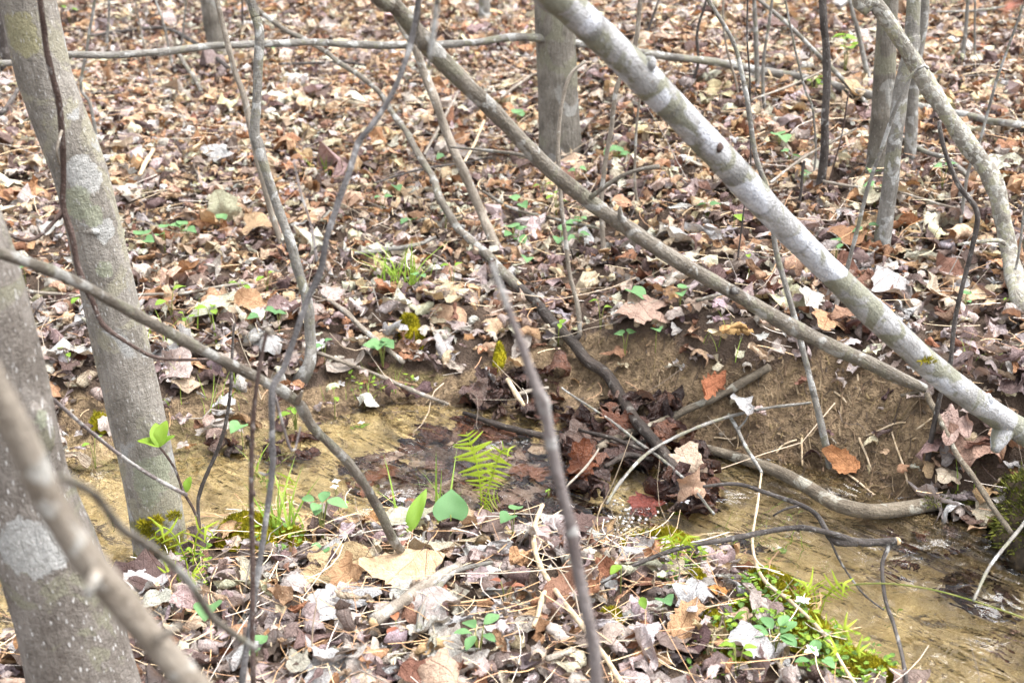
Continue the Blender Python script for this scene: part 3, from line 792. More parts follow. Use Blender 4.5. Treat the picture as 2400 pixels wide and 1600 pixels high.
def straw(n, seed):
    rng = np.random.default_rng(seed)
    y = np.sqrt(rng.uniform(1.4 ** 2, 6.5 ** 2, n)); y = np.where(rng.random(n) < 0.3, rng.uniform(1.5, 2.7, n), y)
    x = rng.uniform(-1, 1, n) * (0.42 * y + 0.2)
    z = terrain(x, y)
    a, b, dpx = project(np.stack([x, y, z], -1))
    keep = ~in_poly(x, y, STREAM_POLY) & ~(in_poly(a, b, np.array(MUD_PX, float)) & (rng.random(n) < 0.55))
    x, y, z = x[keep], y[keep], z[keep]; n = len(x)
    L = rng.gamma(3.0, 0.032, n).clip(0.03, 0.26); w = rng.uniform(0.0004, 0.0010, n)
    dr = rng.uniform(0, 2 * np.pi, n); pit = rng.normal(0, 0.16, n); bend = rng.normal(0, 0.45, n)
    t = np.linspace(-0.5, 0.5, 5)
    off = z[:, None] * 0
    X = x[:, None] + L[:, None] * (t * np.cos(dr)[:, None] - bend[:, None] * t ** 2 * np.sin(dr)[:, None])
    Yy = y[:, None] + L[:, None] * (t * np.sin(dr)[:, None] + bend[:, None] * t ** 2 * np.cos(dr)[:, None])
    TZ = terrain(X, Yy); okz = TZ.max(1) - TZ.min(1) < 0.05
    Z = TZ.max(1)[:, None] + rng.uniform(0.022, 0.05, n)[:, None] + L[:, None] * (t * np.sin(pit)[:, None])
    Pm = np.stack([X, Yy, Z], -1)[okz]; dr, w = dr[okz], w[okz]; n = len(dr)
    sx, sy = -np.sin(dr), np.cos(dr)
    side = np.stack([sx, sy, 0 * sx], -1)[:, None] * w[:, None, None]; upv = np.array([0, 0, 1.0])[None, None] * w[:, None, None]
    V = np.stack([Pm + side, Pm + upv * 1.2, Pm - side], 2)   # n x 5 x 3 x 3
    idx = np.arange(n * 15).reshape(n, 5, 3)
    F = np.concatenate([np.stack([idx[:, :-1, k], idx[:, :-1, k + 1], idx[:, 1:, k + 1], idx[:, 1:, k]], -1).reshape(-1, 4) for k in (0, 1)])
    pal = np.array([[0.55, 0.40, 0.24], [0.62, 0.50, 0.34], [0.44, 0.27, 0.14], [0.34, 0.20, 0.12], [0.52, 0.46, 0.40]])
    c = pal[rng.integers(0, 5, n)] * np.exp(rng.normal(0, 0.15, (n, 1)))
    me = mesh_np('straw_litter', V.reshape(-1, 3), [F], None, np.repeat(c, 15, 0))
    return tag(obj('straw_litter', me, M['straw'], ground), kind='stuff')
straw(3600, 3)
debris(1500, 9)
def twiglets(n, seed, upright=False):
    rng = np.random.default_rng(seed)
    y = np.sqrt(rng.uniform(1.6 ** 2, 8.2 ** 2, n)); x = rng.uniform(-1, 1, n) * (0.42 * y + 0.2)
    keep = ~in_poly(x, y, STREAM_POLY) & (seg_dist(x, y, NEAR) > 0.1); x, y = x[keep], y[keep]; n = len(x)
    L = rng.gamma(4.0, 0.05, n).clip(0.08, 0.5) * (0.8 if upright else 1.0); w = rng.uniform(0.0008, 0.0022, n)
    dr = rng.uniform(0, 2 * np.pi, n); pit = rng.uniform(0.7, 1.4, n) if upright else np.abs(rng.normal(0, 0.12, n))
    t = np.linspace(0, 1, 6); b1, b2 = rng.normal(0, 0.10, (n, 1)), rng.normal(0, 0.05, (n, 1))
    s_ = L[:, None] * t; lat = L[:, None] * (b1 * t ** 2 + b2 * np.sin(t * 7))
    ch = np.cos(pit)[:, None]
    X = x[:, None] + s_ * ch * np.cos(dr)[:, None] - lat * np.sin(dr)[:, None]; Yy = y[:, None] + s_ * ch * np.sin(dr)[:, None] + lat * np.cos(dr)[:, None]
    TZ = ground_z(X, Yy); Z = (TZ if not upright else TZ[:, :1]) + (0.02 if upright else 0.045) + s_ * np.sin(pit)[:, None]
    Pm = np.stack([X, Yy, Z], -1); ww = (w[:, None] * (1 - 0.6 * t))[..., None]
    sd = np.stack([-np.sin(dr), np.cos(dr), 0 * dr], -1)[:, None]; upv = np.stack([-np.sin(pit) * np.cos(dr), -np.sin(pit) * np.sin(dr), np.cos(pit)], -1)[:, None]
    V = np.stack([Pm + sd * ww, Pm + (upv * 0.87 - sd * 0.5) * ww, Pm + (-upv * 0.87 - sd * 0.5) * ww], 2)
    idx = np.arange(n * 18).reshape(n, 6, 3)
    F = np.concatenate([np.stack([idx[:, :-1, k], idx[:, :-1, (k + 1) % 3], idx[:, 1:, (k + 1) % 3], idx[:, 1:, k]], -1).reshape(-1, 4) for k in range(3)])
    pal = np.array([[0.30, 0.25, 0.19], [0.13, 0.10, 0.08], [0.34, 0.28, 0.22], [0.42, 0.33, 0.24], [0.26, 0.235, 0.21]])
    me = mesh_np('twig_litter', V.reshape(-1, 3), [F], None, np.repeat(pal[rng.integers(0, 5, n)], 18, 0))
    return tag(obj('twig_litter', me, M['straw'], ground), kind='stuff')
twiglets(750, 21); twiglets(330, 22, True)
#@@PART2
# ------------------------------------------------------------------ trees and saplings
def nseg_of(R):
    r = max(R); return 30 if r > 0.04 else 16 if r > 0.012 else 8
def stem(name, label, cat, P, R, mat, bump=0.05, base=None, flare=0.0, wob=0.0, part='trunk', group=None, step=None):
    base = np.array(P[-1]) if base is None else base
    t = thing(name, label, cat, base, group)
    me = tube(P, R, nseg_of(R), bump, base, step, wob, flare)
    obj(part, me, M[mat], t)
    return t
def limb(t, P, R, mat, name='branch', bump=0.06, wob=0.0):
    return obj(name, tube(P, R, nseg_of(R), bump, tuple(t.location), None, wob), M[mat], t)
def blob(t, name, p, r, mat, squash=(1, 1, 1), seed=1, n=14):
    th = np.linspace(0, 2 * np.pi, n, endpoint=False); ph = np.linspace(0.0, np.pi, n // 2 + 1)
    A, B = np.meshgrid(ph, th, indexing='ij')
    D = np.stack([np.sin(A) * np.cos(B), np.sin(A) * np.sin(B), np.cos(A)], -1)
    f = 1 + 0.22 * vnoise(D[..., 0] * 2.1 + seed, D[..., 1] * 2.1 + D[..., 2] * 1.7, seed)
    if name == 'knot': r = r * 0.72
    V = (D * f[..., None] * r * np.array(squash)).reshape(-1, 3) + np.array(p) - np.array(t.location)
    m = len(th); F = []
    for a in range(len(ph) - 1):
        for b in range(m): F.append([a * m + b, (a + 1) * m + b, (a + 1) * m + (b + 1) % m, a * m + (b + 1) % m])
    return obj(name, mesh_np(name, V, [np.array(F)], V[:, :2]), M[mat], t)
def standing(label, pts, mat, up=2.5, name='sapling', cat='sapling', lean=0.0, bump=0.05, flare=0.0, limbs=2, wob=0.003, taper=0.6, lift=0.0, group=None):
    """a stem rooted where its last survey point meets the ground; carries on above the frame"""
    b = on_ground(pts[-1][0], pts[-1][1], lift)
    Y = b[1]; n = len(pts)
    P, R = path([(p[0], p[1], p[2], (p[3] if len(p) > 3 else Y + lean * (n - 1 - k) / (n - 1))) for k, p in enumerate(pts)])
    P[-1] = b
    P = P + [np.array(b) - np.array([0, 0, 0.05])]; R = R + [R[-1] * 1.02]
    tip = None
    if up > 0:
        P, R = extend(P, R, up, taper, 0.25); tip = 3
    t = stem(name, label, cat, P, R, mat, bump, np.array(b), flare, wob, group=group)
    if up > 0:
        for k in range(limbs):      # bare limbs above the frame
            q = np.array(P[2 - k % 3]); r = R[2 - k % 3] * 0.5; a = random.uniform(0, 6.28)
            d = np.array([math.cos(a), math.sin(a), 0.9])
            limb(t, [q, q + d * up * 0.12, q + (d + [0, 0, 0.3]) * up * 0.30], [r, r * 0.7, r * 0.25], mat)
    return t

def fuzz(n, fpos, fnorm, h, seed):
    """tiny upright moss shoots"""
    rng = np.random.default_rng(seed)
    p, nm = fpos, fnorm
    d = nm + rng.normal(0, 0.45, p.shape); d /= np.linalg.norm(d, axis=1)[:, None]
    s = np.cross(d, rng.normal(size=p.shape)); s /= np.linalg.norm(s, axis=1)[:, None]
    hh = h * rng.uniform(0.5, 1.3, (len(p), 1)); w = 0.20 * hh
    V = np.stack([p - s * w, p + s * w, p + d * hh], 1).reshape(-1, 3)
    return V, np.arange(len(V)).reshape(-1, 3)
def moss_tuft(t, p, r, seed=0, n=260, mat='mossdark', sq=(1.6, 1.0, 0.5)):
    rng = np.random.default_rng(seed + 50)
    d = rng.normal(size=(n, 3)); d /= np.linalg.norm(d, axis=1)[:, None]
    q_ = d * (rng.random((n, 1)) ** 0.4) * r * np.array(sq) + np.array(p) - np.array(t.location)
    Vf, Ff = fuzz(n, q_, d + np.array([0, 0, 0.4]), 0.008, seed)
    return tag(obj('moss_tuft', mesh_np('moss_tuft', Vf, [Ff], smooth_shade=False), M[mat], t), kind='stuff')
# left pair of lichened trunks
def spots_at(base, dy, lst): return [(*(np.array(W(a, b, base[1] + dy)) - base), r_ / FPX * 2.7, c_) for a, b, r_, c_ in lst]
GREY, OLV = (0.36, 0.36, 0.345), (0.26, 0.27, 0.20)
bl = on_ground(372, 1285); bn = on_ground(215, 1680)
M['bark_left'] = mat_bark('bark_lichened', (0.185, 0.160, 0.128), (0.30, 0.268, 0.225), (0.42, 0.42, 0.40), 0.30, 12, (0.22, 0.20, 0.13), 0.5, 8, 0.7, (0.50, 0.48, 0.45), 0.5, 1.0, 0.16, 0, 0.3, f=0.93,
    spots=spots_at(bl, -0.055, [(190, 408, 44, GREY), (246, 538, 36, GREY), (345, 1100, 62, OLV), (40, 80, 50, (0.27, 0.25, 0.15)), (168, 470, 40, OLV), (215, 500, 26, OLV), (100, 20, 30, GREY), (240, 620, 22, OLV)]))
M['bark_near'] = mat_bark('bark_dashed', (0.150, 0.122, 0.098), (0.255, 0.220, 0.185), (0.40, 0.40, 0.40), 0.0, 9.0, (0.17, 0.16, 0.10), 0.3, 9, 1.0, (0.52, 0.50, 0.47), 0.7, 0, 0.1, 0, 2.1, f=0.92,
    spots=spots_at(bn, -0.075, [(62, 1258, 62, GREY), (112, 965, 34, OLV), (112, 1250, 34, GREY)]))
t = standing('grey lichen-patched trunk leaning left with its mossy foot in the stream', [(62, 0, 128), (110, 200, 122), (185, 400, 122), (232, 600, 124), (278, 800, 128), (325, 1000, 122), (355, 1150, 118), (372, 1285, 128)], 'bark_left', 3.2, 'tree', 'tree', 0.0, 0.035, 0.12, 4, 0.0, 0.75)
Yl = t.location[1]
blob(t, 'knot', W(206, 532, Yl - 0.046), 0.018, 'bark_left', (1.5, 0.6, 0.6), 3)
for k, (a, b) in enumerate([(330, 1205), (360, 1195), (400, 1185), (375, 1240), (385, 1265), (340, 1225)]): moss_tuft(t, W(a, b, Yl - 0.058), 0.009, k, 200, 'moss', (1.6, 0.5, 1.2))
t = standing('thick brown trunk with white bark dashes at the left edge of the view', [(-190, 300, 180), (-95, 500, 185), (-30, 700, 190), (15, 900, 195), (50, 1100, 210), (105, 1250, 225), (150, 1400, 232), (190, 1568, 246), (215, 1680, 262)], 'bark_near', 2.6, 'tree', 'tree', -0.02, 0.04, 0.15, 4, 0.0, 0.75)
Yn = t.location[1]
blob(t, 'branch_scar', W(92, 985, Yn - 0.05), 0.040, 'bark_near', (0.5, 0.5, 1.2), 5)

# pale leaning trunk across the right half
P, R = path([(1200, -90, 88, 1.90), (1296, 4, 85, 1.95), (1410, 112, 81, 2.01), (1535, 238, 76, 2.08), (1640, 345, 72, 2.14), (1760, 475, 67, 2.20), (1900, 618, 64, 2.27), (2040, 752, 62, 2.33),
             (2170, 868, 59, 2.38), (2290, 955, 59, 2.42), (2390, 1015, 64, 2.46), (2500, 1075, 70, 2.50), (2640, 1150, 77, 2.55)])
P.append(P[-1] + [0.10, 0.05, -0.12]); R.append(R[-1] * 1.1)
P = [np.array([-1.7, 0.9, 3.6]), np.array([-0.75, 1.35, 2.15]), np.array([-0.32, 1.66, 1.60])] + P; R = [R[0] * 0.5, R[0] * 0.85, R[0]] + R
t = stem('leaning_tree', 'silvery white leaning trunk crossing in front of everything at right', 'tree', P, R, 'bark_pale', 0.05, None, 0.1)
blob(t, 'knot', W(1650, 338, 2.118), 0.011, 'bark_red', (1, 1, 1), 2)
blob(t, 'knot', W(1494, 146, 2.03), 0.014, 'bark_pale', (1, 1, 1), 4)
blob(t, 'knot', W(2105, 806, 2.335), 0.013, 'bark_pale', (1, 1, 1), 6)
blob(t, 'knot', W(2268, 918, 2.40), 0.014, 'bark_pale', (1, 1, 1.4), 7)
a = W(2295, 1010, 2.41)
limb(t, [W(2310, 975, 2.43), a, a + [-0.012, -0.02, -0.012]], [0.024, 0.017, 0.009], 'bark_pale', 'broken_stub')
moss_tuft(t, W(2130, 828, 2.33), 0.010, 3, 120, 'moss')

P, R = path([(800, -90, 39, 2.1), (895, 0, 40, 2.16), (968, 88, 42, 2.2), (1060, 185, 39, 2.24), (1150, 272, 37, 2.28), (1245, 372, 35, 2.31), (1350, 460, 35, 2.34), (1450, 530, 35, 2.36), (1560, 602, 35, 2.38),
             (1680, 670, 35, 2.40), (1800, 740, 35, 2.41), (1900, 790, 35, 2.42), (2000, 835, 34, 2.43), (2075, 872, 30, 2.43), (2125, 893, 22, 2.43)])
P = [np.array([-1.6, 1.3, 3.2]), np.array([-0.66, 1.75, 1.80])] + P; R = [R[0] * 0.4, R[0] * 0.9] + R
t = stem('leaning_sapling', 'brown-grey mottled sapling leaning on the silvery trunk from upper left', 'sapling', P, R, 'bark_brown', 0.06)
limb(t, *path([(1355, 455, 13, 2.33), (1409, 415, 11, 2.32), (1459, 392, 10, 2.31), (1514, 382, 12, 2.30)]), 'bark_brown')
limb(t, *path([(1440, 525, 20, 2.35), (1425, 495, 14, 2.34), (1424, 475, 6, 2.34)]), 'bark_brown', 'stub')
limb(t, *path([(1245, 372, 12, 2.31), (1190, 355, 9, 2.36), (1110, 345, 7, 2.42), (1035, 338, 5, 2.46)]), 'bark_brown')
blob(t, 'knot', W(1688, 668, 2.385), 0.012, 'bark_dark', (1, 1, 1), 8)
blob(t, 'knot', W(975, 92, 2.19), 0.021, 'bark_brown', (1.1, 1, 1.2), 9)
limb(t, *path([(955, 75, 10, 2.2), (961, 30, 10, 2.1), (962, -60, 9, 2.0)]), 'bark_brown')

# background trunks
t = standing('straight rough-barked grey trunk standing on the slope behind the leaning sapling', [(1276, -60, 88), (1278, 120, 90), (1282, 250, 94), (1288, 372, 104)], 'bark_rough', 3.0, 'tree', 'tree', 0, 0.04, 0.10, 3, 0, 0.8)
standing('tall tan-grey trunk with ring marks in the right background', [(2042, -20, 46), (2033, 150, 50), (2028, 250, 52), (2015, 408, 58)], 'bark_rough', 3.0, 'tree', 'tree', 0, 0.04, 0.12, 3, 0, 0.8)
standing('slender grey trunk leaning right in front of the ring-marked tan trunk', [(2100, -20, 32), (2095, 100, 36), (2073, 200, 36), (2050, 360, 36), (2022, 590, 40)], 'bark_grey', 2.6, 'tree', 'tree', 0.1, 0.05, 0.1, 3)
standing('pale slim trunk just right of the slender grey trunk', [(2122, -20, 28), (2113, 75, 28), (2098, 200, 28), (2087, 378, 30)], 'bark_grey', 2.6, 'tree', 'tree', 0, 0.05, 0.1, 3)
standing('dark straight sapling left of the ring-marked trunk', [(1888, -20, 18), (1898, 125, 19), (1895, 300, 19), (1880, 452, 22)], 'bark_dark', 2.4)
standing('thin grey sapling between the dark sapling and the ring-marked trunk', [(1946, -20, 10), (1968, 60, 11), (1983, 135, 12), (1997, 203, 14)], 'bark_grey', 2.0)
standing('grey-brown trunk in the upper left background behind twin stems', [(480, -20, 44), (490, 60, 45), (507, 138, 52)], 'bark_rough', 2.6, 'tree', 'tree', 0, 0.05, 0.1, 3)
standing('small far trunk at the top middle of the view', [(1110, -20, 26), (1111, 30, 27), (1112, 58, 30)], 'bark_grey', 2.4, 'tree', 'tree', 0, 0.05, 0.1, 2)
standing('dark trunk foot at the far upper left beside the lichened trunk', [(6, 60, 34), (14, 120, 36), (24, 178, 44)], 'bark_dark', 2.4, 'tree', 'tree', 0, 0.05, 0.1, 2)
# crusted arching trunk, far right
P, R = path([(1960, -60, 34, 3.5), (2008, 5, 36, 3.5), (2048, 60, 38, 3.5), (2093, 130, 38, 3.5), (2133, 200, 40, 3.5), (2168, 250, 40, 3.48), (2218, 325, 40, 3.45), (2278, 410, 42, 3.4), (2303, 500, 42, 3.36), (2323, 600, 42, 3.3), (2355, 710, 44, 3.25), (2420, 860, 48, 3.2)])
P = [np.array([0.1, 3.4, 3.2]), np.array([0.66, 3.5, 1.75])] + P; R = [R[0] * 0.5, R[0]] + R
P[-1][2] = float(ground_z(P[-1][0], P[-1][1])) - 0.05
t = stem('arching_tree', 'arching trunk crusted with pale lichen at the right edge', 'tree', P, R, 'bark_lichen', 0.10)
limb(t, *path([(2308, 560, 11, 3.3), (2290, 552, 10, 3.25), (2240, 556, 8, 3.2), (2200, 562, 6, 3.18)]), 'bark_lichen')

# twin stems left of centre
t = standing('grey sapling stem rooted at the stream bank left of centre', [(566, -30, 20), (590, 50, 21), (596, 100, 21), (592, 200, 22), (582, 300, 24), (590, 325, 24), (615, 400, 22), (640, 475, 22), (665, 550, 22), (685, 625, 22), (705, 700, 24), (716, 784, 26), (712, 840, 28), (690, 880, 38)], 'bark_grey', 1.8, lean=0.1, bump=0.07)
standing('pale yellowish stem close behind the grey bank sapling', [(494, -30, 13), (520, 85, 14), (540, 165, 14), (560, 225, 15), (575, 300, 15), (600, 400, 15), (625, 490, 15), (652, 578, 16)], 'bark_tan', 1.8, bump=0.07)
# long fallen pole
P, R = path([(-160, 160, 14, 3.8), (0, 144, 15, 3.85), (150, 128, 15, 3.9), (280, 126, 16, 4.0), (430, 112, 17, 4.1), (590, 100, 17, 4.2), (720, 98, 17, 4.3), (830, 100, 17, 4.4), (960, 104, 17, 4.5), (1100, 97, 18, 4.55), (1200, 86, 18, 4.6), (1310, 95, 18, 4.65),
             (1420, 110, 18, 4.7), (1520, 128, 18, 4.8), (1650, 146, 19, 4.9), (1780, 170, 19, 5.0), (1888, 190, 19, 5.05), (2000, 220, 19, 5.15), (2120, 245, 18, 5.25), (2240, 270, 17, 5.35), (2352, 288, 16, 5.45), (2460, 305, 15, 5.5)])
stem('fallen_pole', 'long thin grey fallen pole running level across the upper view', 'pole', P, R, 'bark_grey', 0.06, wob=0.006)
# crossing fallen branches in the middle
P, R = path([(890, -40, 18, 4.2), (914, 40, 20, 4.15), (949, 100, 20, 4.1), (974, 165, 20, 4.1), (999, 230, 21, 4.05), (1024, 300, 21, 4.05), (1049, 360, 22, 4.0), (1074, 415, 22, 4.0), (1104, 485, 22, 3.98), (1134, 555, 22, 3.95), (1156, 594, 22, 3.92)])
P[-1] = on_ground(1156, 594, 0.0); P, R = extend(P, R, 1.2, 0.7)
stem('dead_sapling', 'flaky tan dead stem leaning into the litter at the centre', 'stem', P, R, 'bark_tan', 0.08)
P, R = path([(540, -40, 9, 5.2), (585, 15, 11, 5.1), (650, 65, 11, 5.0), (700, 90, 11, 4.9), (784, 145, 12, 4.75), (834, 180, 12, 4.65), (884, 235, 13, 4.55), (929, 300, 14, 4.4), (959, 355, 15, 4.3), (994, 410, 16, 4.2), (1014, 455, 17, 4.1), (1049, 520, 18, 4.0), (1084, 555, 20, 3.95), (1124, 590, 22, 3.88), (1164, 635, 22, 3.78), (1204, 672, 20, 3.7)])
P[-1] = on_ground(1204, 672, 0.03)
t = stem('fallen_branch', 'crooked brown fallen branch meeting the flaky dead stem at the centre', 'branch', P, R, 'bark_brown', 0.09, wob=0.006)
limb(t, *path([(1100, 565, 8, 3.86), (1150, 612, 10, 3.78), (1200, 660, 8, 3.68)]), 'wood', 'torn_strip')
P, R = gpath([(1196, 662, 20, 0.05), (1234, 695, 22, 0.05), (1264, 735, 24, 0.05), (1314, 784, 26, 0.045), (1349, 829, 26, 0.03), (1394, 859, 26, 0.035), (1429, 914, 27, 0.04), (1459, 964, 28, 0.06), (1504, 1014, 28, 0.06), (1544, 1069, 28, 0.05), (1575, 1115, 28, 0.02), (1600, 1160, 26, -0.01)], 0.03, True)
t = stem('wet_branch', 'dark wet branch running down the mud bank into the stream', 'branch', P, R, 'bark_wet', 0.08)
limb(t, [P[3], P[3] + np.array([0.02, -0.01, 0.02])], [0.012, 0.006], 'bark_wet', 'stub')
limb(t, [P[6], P[6] + np.array([0.01, -0.02, 0.015])], [0.012, 0.006], 'bark_wet', 'stub')

# thin stems of the middle ground
standing('thin pale sapling in front of the rough-barked trunk', [(1344, 140, 7), (1309, 175, 9), (1291, 240, 9), (1284, 325, 10), (1284, 400, 10), (1289, 475, 10), (1299, 550, 10), (1309, 625, 10), (1324, 700, 11), (1332, 772, 12)], 'bark_tan', 0, lean=0.1)
standing('thin yellowish sapling right of the rough-barked trunk', [(1474, -20, 11), (1459, 105, 11), (1419, 200, 11), (1404, 300, 11), (1389, 375, 11), (1381, 450, 11), (1384, 525, 11), (1390, 592, 12)], 'bark_tan', 1.6)
standing('fine dead stem beside the thin yellowish sapling', [(1480, 180, 5), (1466, 260, 6), (1459, 350, 6), (1459, 425, 6), (1469, 492, 6)], 'bark_tan', 0)
standing('long crooked thin sapling behind the silvery trunk rooted in the mud', [(1618, -30, 9), (1638, 15, 9), (1683, 100, 10), (1703, 175, 11), (1723, 275, 12), (1738, 360, 12), (1768, 450, 12), (1783, 575, 13), (1803, 660, 13), (1828, 740, 13), (1840, 789, 14), (1856, 859, 14), (1868, 909, 15), (1888, 994, 17), (1904, 1076, 18)], 'bark_grey', 1.2, lean=0.15)
standing('dark bent stem with an elbow rooted by the right mud bank', [(2158, 280, 10), (2173, 350, 11), (2203, 425, 12), (2243, 485, 13), (2233, 565, 12), (2213, 650, 11), (2188, 784, 11), (2178, 850, 11), (2158, 919, 12), (2133, 1062, 14)], 'bark_dark', 0, lean=0.05)
standing('hooked pale stem arching over before the ring-marked trunk', [(2132, 158, 8), (2122, 150, 8), (2093, 172, 9), (2068, 225, 9), (2048, 275, 10), (2018, 360, 10), (1993, 440, 10), (1968, 540, 10), (1938, 640, 11), (1908, 745, 12)], 'bark_grey', 0)
P, R = path([(1715, -30, 8, 4.7), (1743, 0, 9, 4.7), (1808, 55, 10, 4.7), (1888, 135, 11, 4.7), (1968, 215, 11, 4.65), (2048, 295, 11, 4.6), (2118, 345, 12, 4.55), (2183, 370, 12, 4.5), (2263, 442, 12, 4.4)])
P[-1] = on_ground(2263, 442, 0.0); P, R = extend(P, R, 0.8, 0.6)
stem('fallen_branch', 'thin straight fallen stem slanting through the right background trunks', 'branch', P, R, 'bark_grey', 0.05)
for lab, pts, mat, up in [
    ('short thick grey sapling at the top right behind the arching trunk', [(2224, -20, 9), (2218, 65, 9), (2208, 150, 11)], 'bark_grey', 1.6),
    ('thin straight stem next to the short thick grey sapling', [(2238, -20, 5), (2240, 100, 5), (2238, 152, 6)], 'bark_grey', 1.4),
    ('thin leaning stem crossing behind the arching trunk', [(2350, 10, 6), (2318, 100, 6), (2293, 175, 7), (2273, 250, 7), (2253, 325, 7), (2223, 400, 8), (2203, 525, 9)], 'bark_grey', 1.0),
    ('thin stem at the far right edge below the arching trunk', [(2358, 440, 6), (2345, 540, 6), (2313, 705, 7)], 'bark_grey', 0.5),
    ('dark curved stem at the top right of the silvery trunk', [(1626, -20, 6), (1603, 75, 7), (1603, 150, 7), (1583, 212, 8)], 'bark_dark', 1.2),
    ('grey stem standing behind the long fallen pole', [(1732, -20, 10), (1736, 100, 11), (1739, 228, 12)], 'bark_grey', 1.6),
    ('slim grey stem touching the standing grey stem behind the pole', [(1770, 30, 7), (1753, 150, 8), (1756, 252, 9)], 'bark_grey', 0.8),
    ('hair-thin dark stem right of the silvery trunk', [(1716, 20, 4), (1723, 350, 4), (1708, 500, 4), (1692, 628, 5)], 'bark_dark', 0.6),
    ('thin bent grey stem left of the dark straight sapling', [(1815, 60, 5), (1848, 200, 5), (1868, 250, 5), (1873, 350, 5), (1863, 428, 6)], 'bark_grey', 0.5),
    ('hair-thin reddish stem right of the dark straight sapling', [(1950, 210, 4), (1923, 350, 4), (1893, 462, 4)], 'bark_red', 0.0),
    ('short dark stem left of the dark straight sapling', [(1848, 370, 7), (1840, 430, 7), (1828, 495, 8)], 'bark_dark', 0.0),
    ('thin dark stem at the top of the view right of the small far trunk', [(1520, -20, 5), (1500, 40, 6), (1480, 100, 7)], 'bark_dark', 0.8),
    ('thin twisted stem right of the lichened trunk', [(222, -20, 7), (200, 100, 7), (187, 200, 7), (208, 240, 8), (226, 342, 9)], 'bark_grey', 1.0),
    ('upright thin stem near the upper left fallen stick', [(252, -20, 6), (250, 40, 6), (244, 118, 7)], 'bark_grey', 1.0),
    ('thin grey stem leaning beneath the long pole at upper left', [(352, -20, 5), (380, 70, 6), (392, 130, 6), (400, 165, 7)], 'bark_grey', 1.0),
    ('fine stem among the upper left thicket', [(318, 40, 4), (335, 130, 4), (352, 215, 5)], 'bark_tan', 0.6),
    ('dark fine stem near the grey-brown trunk', [(555, -20, 5), (557, 40, 5), (560, 82, 5)], 'bark_dark', 0.8),
    ('fine grey stem left of the grey-brown trunk', [(430, -20, 4), (422, 60, 5), (410, 140, 5)], 'bark_grey', 0.8),
    ('fine pale stem at the top right of the dark curved stem', [(1660, -20, 5), (1664, 80, 5), (1690, 190, 5), (1700, 240, 5)], 'bark_tan', 0.8),
    ('fine slanting stem crossing above the green hanging leaves at right', [(2040, 90, 4), (1960, 160, 4), (1880, 190, 4)], 'bark_tan', 0.0)]:
    standing(lab, pts, mat, up, limbs=1 if up else 0, bump=0.06)

# near stems and branches
P, R = path([(961, -30, 12, 1.95), (961, 0, 13, 1.95), (946, 90, 14, 1.95), (919, 175, 13, 1.93), (884, 245, 14, 1.92), (849, 295, 14, 1.9), (824, 325, 15, 1.9), (804, 390, 14, 1.88), (784, 445, 15, 1.87), (750, 550, 15, 1.85), (735, 625, 17, 1.85), (710, 680, 14, 1.84), (685, 750, 14, 1.82),
             (650, 850, 14, 1.81), (626, 890, 16, 1.8), (625, 1000, 14, 1.8), (625, 1084, 14, 1.8), (605, 1234, 14, 1.78), (590, 1334, 14, 1.77), (575, 1434, 14, 1.76), (555, 1568, 15, 1.75), (540, 1680, 16, 1.74)])
P, R = extend(P, R, 0.9, 0.6)
t = stem('zigzag_sapling', 'thin grey zigzag sapling running from top centre to the bottom edge', 'sapling', P, R, 'bark_slate', 0.10)
limb(t, *path([(738, 600, 12, 1.85), (742, 575, 8, 1.85), (735, 562, 7, 1.85), (722, 572, 5, 1.85)]), 'bark_dark', 'bud_hook')
limb(t, *path([(728, 600, 7, 1.85), (715, 520, 6, 1.88), (690, 440, 5, 1.9), (675, 370, 3, 1.92)]), 'bark_mauve')
limb(t, *path([(625, 1086, 8, 1.8), (610, 1090, 6, 1.8), (594, 1084, 5, 1.8)]), 'bark_mauve', 'side_twig')
limb(t, *path([(626, 890, 7, 1.8), (670, 1035, 6, 1.82), (690, 980, 4, 1.84)]), 'bark_mauve', 'side_twig')
P, R = path([(614, 757, 12, 1.72), (607, 784, 9, 1.72), (590, 884, 11, 1.72), (580, 984, 11, 1.72), (577, 1134, 12, 1.72), (580, 1284, 12, 1.71), (580, 1484, 12, 1.7), (583, 1600, 13, 1.7), (584, 1720, 13, 1.7)])
t = stem('straight_shoot', 'straight dark red-brown shoot with a budded tip beside the zigzag sapling', 'shoot', P, R, 'bark_red', 0.07)
blob(t, 'bud', W(615, 757, 1.72), 0.005, 'bark_tan', (1, 1, 0.9), 2, 8)
for k in (884, 984, 1134, 1284, 1400): blob(t, 'bud', W(578 + random.uniform(-6, 8), k, 1.715), 0.0035, 'bark_red', (1, 1, 1.5), k, 8)
P, R = path([(-160, 510, 30, 1.55), (0, 580, 28, 1.62), (90, 612, 27, 1.68), (180, 650, 27, 1.74), (330, 732, 26, 1.84), (480, 812, 25, 1.95), (600, 872, 24, 2.03), (680, 920, 26, 2.1), (720, 982, 23, 2.14), (800, 1062, 22, 2.2), (860, 1150, 22, 2.26), (910, 1250, 22, 2.32), (945, 1284, 22, 2.36)])
P[-1] = on_ground(945, 1284, 0.0); P, R = extend(P, R, 0.7, 0.9, 0.2)
t = stem('drooping_branch', 'brown branch drooping from the left edge down to the near bank', 'branch', P, R, 'bark_brown', 0.09)
limb(t, *path([(683, 922, 16, 2.09), (690, 908, 10, 2.08), (694, 898, 6, 2.07)]), 'bark_tan', 'broken_stub')
